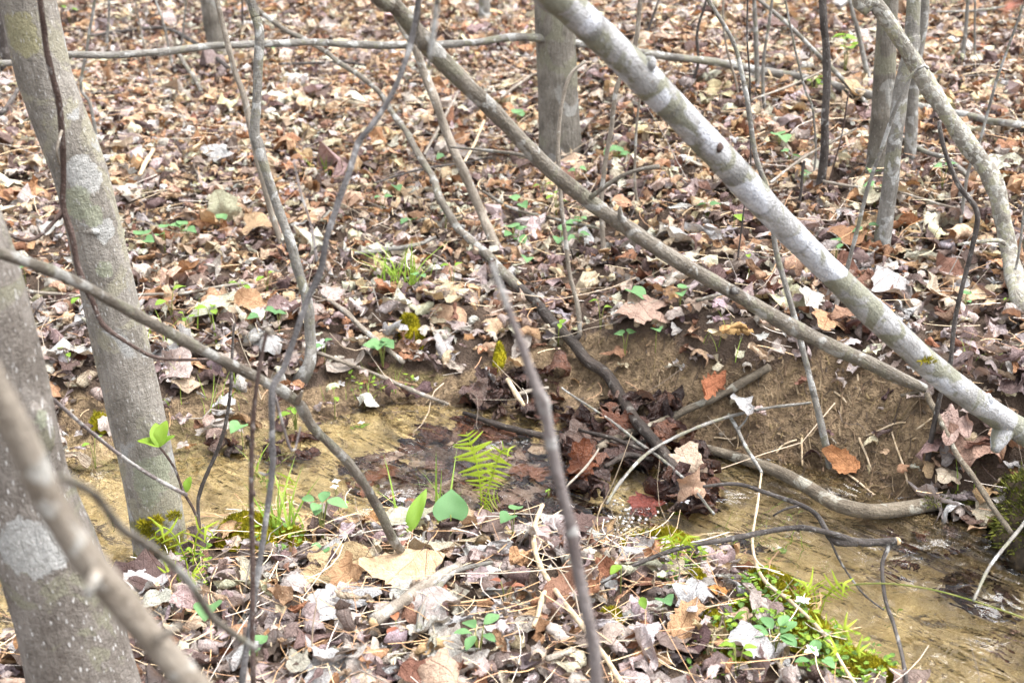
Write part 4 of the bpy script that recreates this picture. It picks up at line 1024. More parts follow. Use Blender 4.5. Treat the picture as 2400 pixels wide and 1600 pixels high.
P, R = path([(88, -30, 14, 2.15), (100, 60, 14, 2.17), (106, 110, 15, 2.18), (118, 165, 15, 2.19), (136, 240, 16, 2.2), (143, 320, 15, 2.21), (146, 400, 14, 2.22), (145, 475, 15, 2.22), (165, 540, 16, 2.22), (176, 600, 15, 2.22), (192, 650, 15, 2.22), (216, 700, 13, 2.22), (236, 745, 12, 2.22), (285, 782, 9, 2.24), (355, 820, 8, 2.3), (430, 826, 7, 2.34), (492, 824, 6, 2.38)])
P, R = extend(P, R, 0.8, 0.9)
t = stem('vine', 'reddish brown vine hanging in front of the lichened trunk', 'vine', P, R, 'bark_red', 0.07)
limb(t, *path([(145, 480, 9, 2.22), (110, 525, 9, 2.2), (65, 553, 9, 2.18), (0, 530, 8, 2.14), (-80, 500, 8, 2.1)]), 'bark_red', 'side_branch')
limb(t, *path([(142, 300, 7, 2.2), (130, 345, 6, 2.18), (138, 380, 5, 2.2)]), 'bark_tan', 'tendril')

P, R = path([(-90, 760, 80, 0.80), (0, 919, 78, 0.82), (50, 1010, 76, 0.83), (90, 1104, 74, 0.84), (140, 1194, 72, 0.85), (200, 1284, 72, 0.86), (265, 1364, 72, 0.87), (340, 1454, 72, 0.88), (430, 1560, 72, 0.89), (520, 1680, 72, 0.90)])
P = [P[0] + (np.array(P[0]) - P[1]) * 3] + P + [np.array([-0.08, 0.96, 0.30]), np.array([0.02, 1.02, float(ground_z(0.02, 1.02)) - 0.03])]; R = [R[0]] + R + [R[-1], R[-1] * 1.05]
t = stem('close_branch', 'thick blurred pale brown branch nearest the lens at lower left', 'branch', P, R, 'bark_tan', 0.04)
limb(t, *path([(145, 1094, 26, 0.85), (190, 1118, 22, 0.90), (225, 1144, 21, 0.95), (280, 1214, 22, 0.99), (350, 1259, 19, 1.04), (425, 1324, 20, 1.08), (465, 1384, 19, 1.11), (500, 1429, 18, 1.14), (590, 1490, 14, 1.2)]), 'bark_brown', 'side_branch')
limb(t, *path([(225, 1310, 34, 0.85), (208, 1345, 26, 0.84), (202, 1370, 20, 0.84)]), 'bark_tan', 'stub')
limb(t, *path([(360, 1470, 26, 0.87), (390, 1450, 20, 0.87), (415, 1432, 12, 0.87)]), 'bark_tan', 'stub')
P, R = path([(1129, 605, 9, 1.22), (1146, 650, 14, 1.22), (1164, 700, 18, 1.22), (1194, 780, 22, 1.22), (1224, 869, 25, 1.22), (1247, 924, 33, 1.22), (1256, 965, 26, 1.22), (1266, 1015, 32, 1.22), (1284, 1104, 27, 1.22), (1309, 1199, 28, 1.22), (1316, 1240, 30, 1.22), (1326, 1300, 28, 1.22), (1349, 1409, 30, 1.22), (1364, 1484, 29, 1.22), (1370, 1570, 30, 1.22), (1372, 1700, 30, 1.22)])
P = P + [np.array([P[-1][0] + 0.005, 1.25, 0.2]), np.array([P[-1][0] + 0.01, 1.26, -0.05])]; R = R + [R[-1], R[-1]]
t = stem('knobbly_shoot', 'blurred mauve knobbly shoot rising close to the lens at bottom centre', 'shoot', P, R, 'bark_mauve', 0.07)
P, R = path([(1010, -120, 13, 1.5), (1004, 0, 13, 1.5), (996, 70, 13, 1.5), (984, 158, 8, 1.5)]); P, R = extend(P, R, 1.6, 0.9)
stem('hanging_twig', 'blurred pale twig hanging over the leaning sapling at the top', 'twig', P, R, 'bark_grey', 0.06)
P, R = path([(2440, -40, 12, 1.3), (2380, -15, 10, 1.3), (2342, 6, 7, 1.3)]); P, R = extend(P, R, 1.6, 0.95)
t = stem('red_twig', 'twig tip with dark red new leaves in the top right corner', 'twig', P, R, 'bark_red', 0.06)

# ------------------------------------------------------------------ sticks lying about
STICKS = [
    ('straight pale stick slanting into the stream from the far bank', [(728, 810, 9), (860, 858, 10), (960, 902, 10), (1029, 928, 8)], 'bark_tan', 0.045),
    ('bleached stick pointing down the bank above the straight pale stick', [(742, 680, 8), (790, 715, 12), (840, 762, 13), (928, 832, 12)], 'bark_tan', 0.045),
    ('short thick broken branch under the broad beige leaf', [(859, 1426, 30), (925, 1380, 32), (994, 1334, 30), (1056, 1298, 24)], 'bark_tan', 0.05),
    ('knobbly grey stick below the thick broken branch', [(960, 1450, 14), (970, 1400, 18), (1005, 1350, 15), (1045, 1312, 12), (1130, 1290, 9)], 'bark_grey', 0.05),
    ('long bone-coloured twig running down to the bottom edge at centre', [(1246, 1160, 11), (1224, 1234, 12), (1239, 1294, 13), (1279, 1359, 13), (1334, 1434, 13), (1384, 1499, 13), (1430, 1570, 13)], 'root', 0.05),
    ('short bleached twig left of the long bone-coloured twig', [(1251, 1359, 13), (1237, 1400, 12), (1224, 1439, 10)], 'root', 0.05),
    ('pale stubby stick near the bottom centre', [(1255, 1512, 14), (1290, 1502, 15), (1320, 1490, 12)], 'bark_tan', 0.05),
    ('black wet stick lying in the water below the straight pale stick', [(1064, 948, 9), (1144, 974, 14), (1244, 1000, 16), (1300, 1004, 12)], 'bark_wet', 0.012),
    ('reddish stick bridging the wet branch and the mud bank', [(1374, 1030, 18), (1434, 999, 20), (1509, 974, 20), (1568, 944, 20), (1648, 909, 21), (1703, 879, 20), (1768, 842, 18)], 'bark_root', 0.035),
    ('blackened stick behind the leaf dam', [(1380, 1020, 22), (1450, 1024, 26), (1520, 1020, 20)], 'bark_wet', 0.03),
    ('black wet twig crossing the leaf dam', [(1330, 985, 8), (1400, 1005, 9), (1480, 1035, 9), (1560, 1050, 7)], 'bark_wet', 0.05),
    ('short sodden stick jammed in the leaf dam below the blackened stick', [(1390, 1070, 12), (1440, 1045, 14), (1500, 1055, 12)], 'bark_wet', 0.04),
    ('thin tan twig poking up from the leaf dam', [(1300, 1120, 5), (1345, 1070, 6), (1375, 1030, 5)], 'bark_tan', 0.07),
    ('bent white twig with a fork standing before the mud bank', [(1673, 950, 8), (1693, 984, 9), (1718, 1034, 9), (1750, 1086, 8)], 'bark_grey', 0.05),
    ('thin grey twig reaching from the leaf dam across the mud bank', [(1394, 1156, 7), (1429, 1104, 8), (1484, 1044, 8), (1568, 997, 8), (1668, 959, 8), (1768, 936, 7), (1863, 924, 6)], 'bark_grey', 0.07),
    ('white twig running beside the wet branch into the water', [(1290, 890, 4), (1340, 925, 5), (1400, 964, 6), (1450, 1002, 7), (1510, 1046, 7), (1580, 1110, 7), (1640, 1180, 6)], 'bark_grey', 0.06),
    ('brown stick slanting into the dark pool at right', [(2128, 904, 14), (2163, 969, 13), (2198, 1044, 14), (2243, 1109, 14), (2283, 1169, 14), (2322, 1222, 12)], 'bark_root', 0.10),
    ('pale twig dipping into the right end of the pool', [(2380, 1165, 9), (2352, 1199, 9), (2308, 1254, 9), (2268, 1309, 8), (2236, 1378, 7)], 'bark_grey', 0.16),
    ('long straw-coloured stalk curving along the mossy near bank', [(1748, 1084, 5), (1740, 1150, 6), (1728, 1240, 7), (1753, 1329, 9), (1818, 1384, 9), (1893, 1459, 9), (1965, 1570, 9)], 'root', 0.045),
    ('pale level stick crossing behind the lichened trunk', [(55, 668, 8), (190, 680, 8), (310, 678, 8), (375, 675, 7)], 'bark_tan', 0.05),
    ('pale stick lying right of the grey bank sapling', [(410, 675, 7), (500, 660, 8), (570, 650, 7)], 'bark_tan', 0.05),
    ('bleached short stick standing out on the left slope', [(320, 402, 10), (336, 372, 11), (352, 344, 10)], 'root', 0.06),
    ('thin dark fallen stick in the upper left litter', [(205, 82, 8), (300, 70, 8), (380, 65, 9), (450, 100, 10), (525, 155, 10)], 'bark_dark', 0.06),
    ('brown fallen stick in the litter under the long pole', [(410, 125, 10), (440, 170, 11), (462, 207, 11)], 'bark_brown', 0.06),
    ('dark twig lying near the crooked fallen branch', [(640, 148, 6), (725, 145, 7), (790, 143, 7), (840, 150, 5)], 'bark_dark', 0.06),
    ('pale dead stick on the litter left of the flaky stem', [(815, 582, 9), (880, 576, 12), (950, 564, 11), (1000, 545, 7)], 'bark_grey', 0.05),
    ('thin dark twig arching by the flaky dead stem', [(860, 420, 4), (930, 398, 5), (1000, 382, 6), (1060, 375, 5), (1130, 360, 4)], 'bark_dark', 0.10),
    ('pale twig slanting across the crooked fallen branch', [(1050, 215, 6), (1015, 280, 7), (975, 355, 6)], 'bark_tan', 0.08),
    ('bleached twig right of the flaky dead stem', [(1112, 278, 6), (1090, 330, 7), (1066, 372, 7)], 'root', 0.08),
    ('brown stick on the slope right of the thin pale sapling', [(1110, 440, 6), (1180, 480, 7), (1280, 505, 8), (1375, 525, 7)], 'bark_brown', 0.06),
    ('light stick at the foot of the ring-marked trunk', [(1890, 415, 6), (1960, 428, 7), (2035, 435, 7)], 'bark_tan', 0.06),
    ('forked light twig right of the slender grey trunk', [(2063, 440, 5), (2130, 460, 6), (2200, 480, 5)], 'bark_tan', 0.06),
    ('thin pale twig leaning below the dark straight sapling', [(1768, 420, 6), (1848, 360, 7), (1913, 325, 6), (1968, 295, 5)], 'bark_tan', 0.12),
    ('thin pale twig leaning above the hanging green leaves', [(1728, 230, 5), (1818, 195, 6), (1893, 160, 6), (1950, 108, 4)], 'bark_tan', 0.12),
    ('slim stick half buried among leaves below the silvery trunk', [(1600, 690, 8), (1680, 672, 9), (1740, 690, 8)], 'bark_brown', 0.05),
    ('brown stick lying under the silvery trunk at the right bank', [(2070, 908, 8), (2100, 902, 9), (2130, 893, 7)], 'bark_root', 0.02),
    ('bleached chip of wood on the wet leaf clump', [(1165, 872, 10), (1185, 905, 13), (1203, 930, 8)], 'root', 0.07),
    ('short tan stick poking from the wet leaf clump', [(1190, 905, 10), (1225, 895, 10), (1260, 890, 8)], 'bark_tan', 0.06),
    ('thin stick in the litter at the top right', [(2150, 28, 5), (2260, 22, 6), (2340, 10, 5)], 'bark_grey', 0.06),
    ('slim brown stick lying across the top centre slope', [(1150, 225, 6), (1210, 180, 6), (1235, 168, 6)], 'bark_tan', 0.06),
    ('brown stick at the far left edge of the slope', [(0, 262, 10), (20, 240, 12), (40, 205, 10)], 'bark_dark', 0.05),
]
for lab, pts, mat, lift in STICKS:
    P, R = gpath(pts, lift, True)
    t = stem('stick', lab, 'stick', P, R, mat, 0.10, np.array(P[len(P) // 2]), part='shaft', wob=0.002)
    if lab.startswith('short thick broken'):
        limb(t, [P[0], P[0] + (np.array(P[0]) - P[1]) * 0.12], [R[0] * 0.9, R[0] * 0.5], 'wood', 'torn_end')
    if lab.startswith('bent white'):
        limb(t, *gpath([(1695, 986, 6, 0.05), (1712, 966, 5, 0.07), (1720, 950, 3, 0.09)]), mat, 'fork')
# curved root lying in the water
P, R = [], []
for a, b, w_ in [(1624, 1030, 18), (1698, 1052, 26), (1778, 1079, 30), (1848, 1114, 33), (1918, 1155, 35), (1993, 1174, 36), (2068, 1170, 36), (2143, 1156, 36), (2218, 1146, 36), (2290, 1136, 38)]:
    p = on_plane(a, b, WATER_Z + 0.012); P.append(p); R.append(w_ / 2 * depth_of(p) / FPX)
P.append(P[-1] + [0.12, 0.06, 0.03]); R.append(R[-1])
t = stem('curved_root', 'thick curved root lying half in the water below the mud bank', 'root', P, R, 'bark_root', 0.07, np.array(P[5]), part='shaft')
for k, (a, b) in enumerate([(2190, 1140), (2222, 1136), (2150, 1152), (2250, 1132), (2205, 1150)]):
    moss_tuft(t, on_plane(a, b, WATER_Z + 0.026), 0.020, k)
# forked branch with a snapped end over the stream
P, R = path([(1370, 1345, 8, 2.27), (1450, 1300, 10, 2.3), (1568, 1256, 12, 2.33), (1668, 1239, 13, 2.36), (1768, 1219, 13, 2.4), (1838, 1211, 13, 2.42), (1908, 1224, 14, 2.42), (1968, 1243, 18, 2.42), (2010, 1245, 20, 2.42), (2060, 1242, 19, 2.42)])
t = stem('snapped_branch', 'dark forked branch with a pale snapped end reaching over the stream', 'branch', P, R, 'bark_dark', 0.07, np.array(P[2]))
limb(t, [P[-1], P[-1] + np.array([0.006, 0, 0.001])], [R[-1] * 1.02, R[-1] * 0.75], 'wood', 'snapped_end')
limb(t, *path([(1615, 1117, 7, 2.62), (1693, 1111, 9, 2.6), (1768, 1134, 10, 2.55), (1838, 1159, 11, 2.5), (1878, 1184, 12, 2.46), (1913, 1240, 17, 2.42), (1968, 1246, 18, 2.42)]), 'bark_dark')
limb(t, *path([(1838, 1159, 6, 2.5), (1800, 1170, 5, 2.5), (1776, 1184, 5, 2.5)]), 'bark_dark')
limb(t, *path([(2045, 1249, 12, 2.42), (2027, 1294, 9, 2.38), (2033, 1374, 9, 2.3), (2053, 1434, 10, 2.22), (2073, 1509, 10, 2.12), (2083, 1570, 10, 2.04)]), 'bark_dark', 'hanging_branch')
limb(t, *path([(1905, 1235, 6, 2.42), (1925, 1280, 5, 2.4), (1950, 1320, 5, 2.38), (1985, 1365, 5, 2.34), (2030, 1400, 4, 2.3)]), 'bark_dark', 'hanging_twig')
# long twigs at lower left
P, R = path([(40, 930, 6, 2.0), (70, 869, 8, 2.05), (125, 919, 9, 2.08), (200, 984, 9, 2.12), (275, 1044, 9, 2.18), (350, 1094, 9, 2.22), (428, 1136, 9, 2.27)])
stem('slanting_twig', 'long thin mauve twig slanting across the two left trunks', 'twig', P, R, 'bark_mauve', 0.08)
standing('dark thin dead stem leaning over the stream right of the lichened trunk', [(540, 742, 5), (536, 820, 7), (530, 909, 8), (500, 1034, 9), (465, 1124, 9), (457, 1170, 8), (465, 1262, 8)], 'bark_dark', 0, lean=0.1)
t = standing('red-stemmed sprout with fresh green leaves before the lichened trunk', [(366, 1026, 5), (400, 1074, 6), (425, 1134, 7), (450, 1184, 7), (467, 1276, 8)], 'bark_red', 0, lean=-0.03, name='leafing_sprout', cat='sprout')
SPROUT = t
P, R = path([(70, 869, 6, 2.02), (62, 800, 5, 2.0), (70, 740, 5, 1.98), (100, 690, 4, 1.96)])
stem('wispy_twig', 'wispy pale twig curving up beside the thick left trunk', 'twig', P, R, 'bark_mauve', 0.06)

# fine roots and stalks on the bare mud: pieces of the ground
for pts in [[(1916, 899), (1935, 912), (1950, 930)], [(1973, 1004), (1990, 1040), (2003, 1079)], [(2010, 991), (1997, 1018)], [(2048, 991), (2060, 1030), (2075, 1070), (2086, 1114)], [(1843, 999), (1843, 1069)],
            [(1940, 1084), (1975, 1110), (2006, 1136)], [(1970, 859), (1978, 904)], [(1783, 1040), (1800, 1020), (1830, 1010)], [(1470, 940), (1500, 915)], [(1495, 985), (1545, 930)], [(1640, 1005), (1680, 1010), (1690, 1004)],
            [(2100, 990), (2140, 960)], [(1990, 1000), (2050, 975), (2080, 970)], [(2150, 1090), (2150, 1140)], [(870, 1180 - 230), (960, 945)]]:
    P, R = gpath([(a, b, 5) for a, b in pts], 0.008)
    obj('fine_root', tube(P, R, 6, 0.15, (0, 0, 0), 0.012, 0.003), M['root'], ground)

# ------------------------------------------------------------------ mossy mound and moss cushions
def moss(label, cx, cy, rx, ry, h, n, seed, mat='moss', name='moss_cushion', lift=0.022):
    c = on_ground(cx, cy, lift); dpt = depth_of(c); depr = math.atan2(CAM_H - c[2], c[1])
    wx_, wy_ = rx * dpt / FPX, ry * dpt / FPX / math.sin(depr)
    rng = np.random.default_rng(seed)
    t = thing(name, label, 'moss', c)
    k, m = 12, 36
    rr = np.linspace(0, 1, k); th = np.linspace(0, 2 * np.pi, m, endpoint=False)
    A, B = np.meshgrid(rr, th, indexing='ij')
    edge = 1 + 0.25 * vnoise(np.cos(B) * 1.8 + seed, np.sin(B) * 1.8, seed) + 0.12 * vnoise(np.cos(B) * 5, np.sin(B) * 5 + seed, seed + 1)
    X = c[0] + A * edge * np.cos(B) * wx_; Yv = c[1] + A * edge * np.sin(B) * wy_
    def hz(X, Yv, A): return np.maximum(ground_z(X, Yv), WATER_Z - 0.01) + lift + h * (1 - A ** 2) ** 0.7 * (0.75 + 0.35 * vnoise(X * 45, Yv * 45, seed)) - 0.02 * A ** 4
    Z = hz(X, Yv, A)
    V = np.stack([X, Yv, Z], -1).reshape(-1, 3) - c
    F = []
    for a in range(k - 1):
        for b in range(m): F.append([a * m + b, (a + 1) * m + b, (a + 1) * m + (b + 1) % m, a * m + (b + 1) % m])
    obj('cushion', mesh_np('cushion', V, [np.array(F)]), M[mat], t)
    a2 = np.sqrt(rng.random(n)) * 0.98; b2 = rng.uniform(0, 2 * np.pi, n)
    e2 = 1 + 0.25 * vnoise(np.cos(b2) * 1.8 + seed, np.sin(b2) * 1.8, seed) + 0.12 * vnoise(np.cos(b2) * 5, np.sin(b2) * 5 + seed, seed + 1)
    x2, y2 = c[0] + a2 * e2 * np.cos(b2) * wx_, c[1] + a2 * e2 * np.sin(b2) * wy_
    p2 = np.stack([x2, y2, hz(x2, y2, a2) - 0.001], -1) - c
    Vf, Ff = fuzz(n, p2, np.tile([0, 0, 1.0], (n, 1)), 0.009, seed)
    tag(obj('moss_shoots', mesh_np('moss_shoots', Vf, [Ff], smooth_shade=False), M[mat], t), kind='stuff')
    return t
moss('bright yellow-green moss cushion behind the straight shoot on the near bank', 578, 1222, 88, 34, 0.035, 4500, 1)
moss('small moss patch right of the bright cushion at the grass stems', 672, 1235, 36, 18, 0.02, 1400, 2)
moss('yellow moss cushion at the water edge below the leaf dam', 1515, 1240, 85, 20, 0.022, 3200, 3)
moss('moss patch on the near bank beside the forked snapped branch', 1600, 1330, 40, 20, 0.015, 1200, 4)
moss('moss patch in the leaves left of the orange oval leaf', 1400, 1415, 34, 18, 0.012, 900, 5)
moss('moss strip on the stream edge under the long straw-coloured stalk', 1790, 1345, 75, 42, 0.02, 4200, 6)
moss('olive moss strip where the bank drops to the pool', 1862, 1435, 80, 46, 0.02, 4800, 7)
moss('moss strip at the bottom edge by the pool', 1985, 1530, 100, 40, 0.02, 4800, 8)
moss('round moss ball on the far bank left of centre', 944, 756, 32, 13, 0.045, 2600, 9, lift=0.015)
moss('moss patch between the dry stalks left of the olive moss strip', 1725, 1400, 48, 30, 0.015, 1800, 13)
moss('thin moss patch above the bottom right moss tuft', 1640, 1430, 36, 22, 0.012, 1100, 14)
moss('tiny moss tuft on the far bank edge near the wet leaf clump', 1148, 812, 14, 14, 0.02, 500, 10, lift=0.02)
moss('moss film on the mud left of the lichened trunk', 228, 965, 26, 9, 0.008, 400, 11)
moss('moss tuft at the bottom right among dry stalks', 1690, 1500, 36, 22, 0.012, 900, 12)

c = W(2440, 1165, 2.56); c[2] = WATER_Z + 0.02
t = thing('mossy_mound', 'dark mossy earth mound under the foot of the silvery leaning trunk', 'mound', c)
def mound_mesh():
    k, m = 26, 48
    ph = np.linspace(0.02, np.pi * 0.62, k); th = np.linspace(0, 2 * np.pi, m, endpoint=False)
    A, B = np.meshgrid(ph, th, indexing='ij')
    D = np.stack([np.sin(A) * np.cos(B), np.sin(A) * np.sin(B), np.cos(A)], -1)
    f = 1 + 0.25 * vnoise(D[..., 0] * 2.5, D[..., 1] * 2.5 + D[..., 2] * 2, 71) + 0.10 * vnoise(D[..., 0] * 8, D[..., 1] * 8 + D[..., 2] * 5, 72)
    V = D * f[..., None] * np.array([0.14, 0.17, 0.12])
    F = []
    for a in range(k - 1):
        for b in range(m): F.append([a * m + b, (a + 1) * m + b, (a + 1) * m + (b + 1) % m, a * m + (b + 1) % m])
    return V.reshape(-1, 3), np.array(F), D.reshape(-1, 3)
Vm, Fm, Dm = mound_mesh()
obj('earth', mesh_np('earth', Vm, [Fm]), M['peat'], t)
sel = np.random.default_rng(3).integers(0, len(Vm), 9000)
sel = sel[(Dm[sel, 2] > -0.1) & (vnoise(Vm[sel, 0] * 14, Vm[sel, 1] * 14 + Vm[sel, 2] * 12, 73) > -0.15)]
Vf, Ff = fuzz(len(sel), Vm[sel] + np.random.default_rng(4).normal(0, 0.006, (len(sel), 3)), Dm[sel], 0.012, 5)
tag(obj('moss_shoots', mesh_np('moss_shoots', Vf, [Ff], smooth_shade=False), M['mossdark'], t), kind='stuff')

# ------------------------------------------------------------------ single fallen leaves that stand out
lrng = np.random.default_rng(77)
def hero(label, px_, py_, wpx, kind, col, tilt=(0.0, 0.0), spin=0.0, curl=0.6, lift=0.04, wet=False, seed=0, water=True):
    rng = np.random.default_rng(900 + seed)
    Pt, F, uv, frac = leaf_template(kind, rng, 44, (0.2, 0.4, 0.6, 0.8, 1.0), curl)
    p = on_ground(px_, py_, lift, water); s = wpx * depth_of(p) / FPX
    e = Euler((tilt[0], tilt[1], 0)).to_matrix() @ Matrix.Rotation(spin, 3, 'Z')
    t = thing('fallen_leaf', label, 'leaf', p)
    me = mesh_np('leaf', (Pt * s) @ np.array(e).T, [F], uv)
    b = obj('blade', me, M['wet1' if wet else 'leaf1'], t); b.color = (*col, 1)
    st = np.array(e) @ (np.array([[0, -0.33, 0.0], [0.02, -0.52, 0.02], [0.06, -0.72, 0.05]]) * s).T
    sr = 0.006 * s
    obj('leaf_stalk', tube(list(st.T), [sr * 1.3, sr, sr], 6, 0.0, (0, 0, 0), 0.02), M['bark_red'], t)
    return t
hero('broad beige lobed leaf lying flat on the near bank by the drooping branch', 925, 1305, 215, 1, (0.62, 0.46, 0.29), (0.10, 0.05), 2.6, 0.30, 0.055, seed=1)
hero('rust-red oak leaf hanging over the end of the reddish stick', 1637, 884, 105, 2, (0.33, 0.13, 0.065), (0.8, 0.3), 2.3, 0.6, 0.06, seed=2)
hero('orange-brown leaf propped on the mud at the waterline', 1935, 1055, 110, 3, (0.46, 0.22, 0.10), (0.9, -0.4), 0.5, 0.5, 0.03, seed=3)
hero('curled golden-brown leaf on the slope below the silvery trunk', 1696, 760, 95, 0, (0.52, 0.33, 0.14), (0.3, 0.2), 1.0, 1.6, 0.045, seed=4)
hero('pale round leaf half dipped in the stream right of the wet branch', 1575, 1055, 105, 1, (0.47, 0.37, 0.28), (0.75, 0.1), 0.4, 0.35, 0.06, seed=5)
hero('pinkish dry leaf lying on the mud right of the lichened trunk', 492, 980, 85, 0, (0.47, 0.35, 0.30), (0.4, 0.1), 1.9, 0.8, 0.02, seed=6)
hero('large mauve-tan lobed leaf lying on the far bank above the mud', 1482, 715, 150, 0, (0.36, 0.255, 0.20), (0.2, 0.0), 0.3, 0.5, 0.045, seed=7)
hero('dark red-brown leaf standing up beside the knobbly shoot', 1395, 1302, 85, 3, (0.22, 0.095, 0.055), (1.1, 0.3), 1.2, 0.6, 0.06, seed=8)
hero('small orange oval leaf on the near bank above the moss strips', 1643, 1355, 62, 3, (0.50, 0.24, 0.08), (0.2, 0.2), 1.3, 0.4, 0.05, seed=9)
hero('cupped tan leaf left of the bottom centre seedling', 985, 1490, 95, 1, (0.52, 0.36, 0.19), (0.4, 0.0), 0.4, 1.9, 0.045, seed=10)
hero('grey-white weathered leaf on the bank right of the thick left trunk', 338, 1340, 135, 0, (0.52, 0.49, 0.49), (0.2, 0.2), 2.8, 0.6, 0.05, seed=11)
hero('orange-tan lobed leaf on the near bank between the two pale twigs', 1195, 1278, 110, 2, (0.50, 0.30, 0.16), (0.4, 0.2), 0.9, 1.0, 0.055, seed=12)
hero('sunken red-brown leaf in the pool at lower right', 2050, 1462, 110, 3, (0.14, 0.050, 0.035), (0.05, 0.0), 1.5, 0.5, -0.05, True, 13, False)
hero('pale grey ruffled leaf near the bottom edge right of centre', 1490, 1475, 150, 0, (0.48, 0.43, 0.43), (0.2, -0.1), 1.7, 1.1, 0.05, seed=14)
hero('upright crumpled brown leaf caught at the wet branch tip', 1590, 1118, 80, 0, (0.40, 0.27, 0.19), (1.1, 0.4), 0.3, 1.1, 0.07, seed=15)
hero('big tan leaf cut by the bottom edge below the green seedling', 1010, 1545, 170, 1, (0.47, 0.34, 0.25), (0.15, 0.1), 0.8, 0.6, 0.05, seed=16)
hero('dark wine-red soaked leaf below the wet branch in the stream', 1490, 1160, 115, 0, (0.16, 0.040, 0.028), (0.1, 0.0), 0.8, 0.4, 0.004, True, 17)
hero('translucent red-brown wet leaf stuck upright in the leaf dam', 1335, 1060, 115, 2, (0.17, 0.055, 0.022), (1.2, 0.3), 0.2, 0.5, 0.05, True, 18)
hero('dark oak leaf folded over the sticks behind the leaf dam', 1420, 970, 120, 2, (0.11, 0.042, 0.022), (0.6, 0.2), 1.8, 0.9, 0.05, True, 19)
hero('tan leaf with an upturned edge left of the broad beige leaf', 800, 1320, 120, 0, (0.50, 0.31, 0.17), (0.5, -0.3), 2.2, 1.2, 0.05, seed=20)
hero('crumpled pale leaf on the far bank by the reddish stick', 1750, 815, 80, 0, (0.54, 0.42, 0.30), (0.5, 0.2), 0.7, 1.0, 0.05, seed=21)
hero('brown decayed leaf on the right bank under the silvery trunk', 2230, 1030, 140, 1, (0.33, 0.215, 0.165), (0.5, 0.1), 0.4, 1.2, 0.05, seed=22)
hero('mauve curled leaf on the right bank above the curved root', 2195, 975, 110, 0, (0.40, 0.29, 0.25), (0.5, -0.2), 2.4, 1.2, 0.06, seed=23)

# ------------------------------------------------------------------ living plants
def flat_leaf(kind, n=18, seed=0):
    """small green leaf, base at the origin, tip along +Y, unit length"""
    rng = np.random.default_rng(seed)
    t = np.linspace(0, 1, n)
    if kind == 'heart': w = 0.62 * np.sin(np.pi * (t * 0.93 + 0.07) ** 0.62) ** 0.9 * (1 - 0.25 * t)
    elif kind == 'oval': w = 0.30 * np.sin(np.pi * (t * 0.97 + 0.02)) ** 0.75
    else: w = 0.16 * np.sin(np.pi * (t * 0.97 + 0.02) ** 0.8) ** 0.8
    y = t.copy()
    rows = []
    for f in (-1, -0.55, 0, 0.55, 1):
        x = f * w
        yy_ = y - (0.16 * abs(f) * (1 - t) ** 3 if kind == 'heart' else 0)
        z = 0.16 * abs(f) * w * 2 - 0.22 * (t - 0.1) ** 2 + 0.02 * np.sin(t * 9 + f * 3 + seed)
        rows.append(np.stack([x, yy_, z], -1))
    V = np.stack(rows, 1).reshape(-1, 3)
    i, j = np.meshgrid(np.arange(n - 1), np.arange(4), indexing='ij')
    F = np.stack([i * 5 + j, i * 5 + j + 1, (i + 1) * 5 + j + 1, (i + 1) * 5 + j], -1).reshape(-1, 4)
    return mesh_np('leaf', V, [F])
def green_set(kind, mat):
    out = []
    for s in range(3):
        me = flat_leaf(kind, 14, s); me.materials.append(M[mat]); out.append(me)
    return out
GL = {k: green_set(*k) for k in [('heart', 'green_violet'), ('oval', 'green_bright'), ('oval', 'green_violet'), ('lance', 'green_bright'), ('oval', 'red_leaf'), ('heart', 'green_bright'), ('oval', 'petal'), ('oval', 'petal_yellow')]}
def add_leaf(t, key, p, length, az, pitch, roll=0.0, name='leaf', k=0):
    """p relative to the plant's base; az direction of the tip, pitch above the level"""
    o = bpy.data.objects.new(name, GL[key][k % 3]); C.objects.link(o); o.parent = t
    o.location = tuple(float(v) for v in p); o.scale = (length,) * 3
    m = Matrix.Rotation(az - math.pi / 2, 3, 'Z') @ Matrix.Rotation(pitch, 3, 'X') @ Matrix.Rotation(roll, 3, 'Y')
    o.rotation_euler = m.to_euler()
    return o
def add_stem(t, pts, r, mat='green_stem', name='stem'):
    return obj(name, tube([np.array(p, float) for p in pts], [r] * (len(pts) - 1) + [r * 0.7], 6, 0.05, (0, 0, 0), 0.02), M[mat], t)

def seedling(label, px_, py_, wpx, key=('heart', 'green_violet'), n=3, h=0.045, group='green seedlings in the leaf litter', name='seedling', cat='seedling', lift=0.0):
    rng = np.random.default_rng(int(px_ * 7 + py_))
    b = on_ground(px_, py_ + 10, lift); s = wpx * depth_of(b) / FPX
    t = thing(name, label, cat, b, group)
    a0 = rng.uniform(0, 6.28)
    for k in range(n):
        az = a0 + k * 6.283 / max(n, 1) + rng.normal(0, 0.3) if n > 1 else -math.pi / 2 + rng.normal(0, 0.5)
        hh = h * rng.uniform(0.75, 1.15); d = np.array([math.cos(az), math.sin(az), 0]); off = d * s * (0.25 if n > 1 else 0.05)
        tip = off + np.array([0, 0, hh])
        add_stem(t, [(0, 0, -0.01), tuple(off * 0.4 + np.array([0, 0, hh * 0.6])), tuple(tip)], 0.0011)
        add_leaf(t, key, tip, s * rng.uniform(0.55, 0.8) if n > 1 else s, az, rng.uniform(-0.15, 0.35), rng.normal(0, 0.15), k=k)
    return t
HG, BO, LB = ('heart', 'green_violet'), ('oval', 'green_bright'), ('lance', 'green_bright')
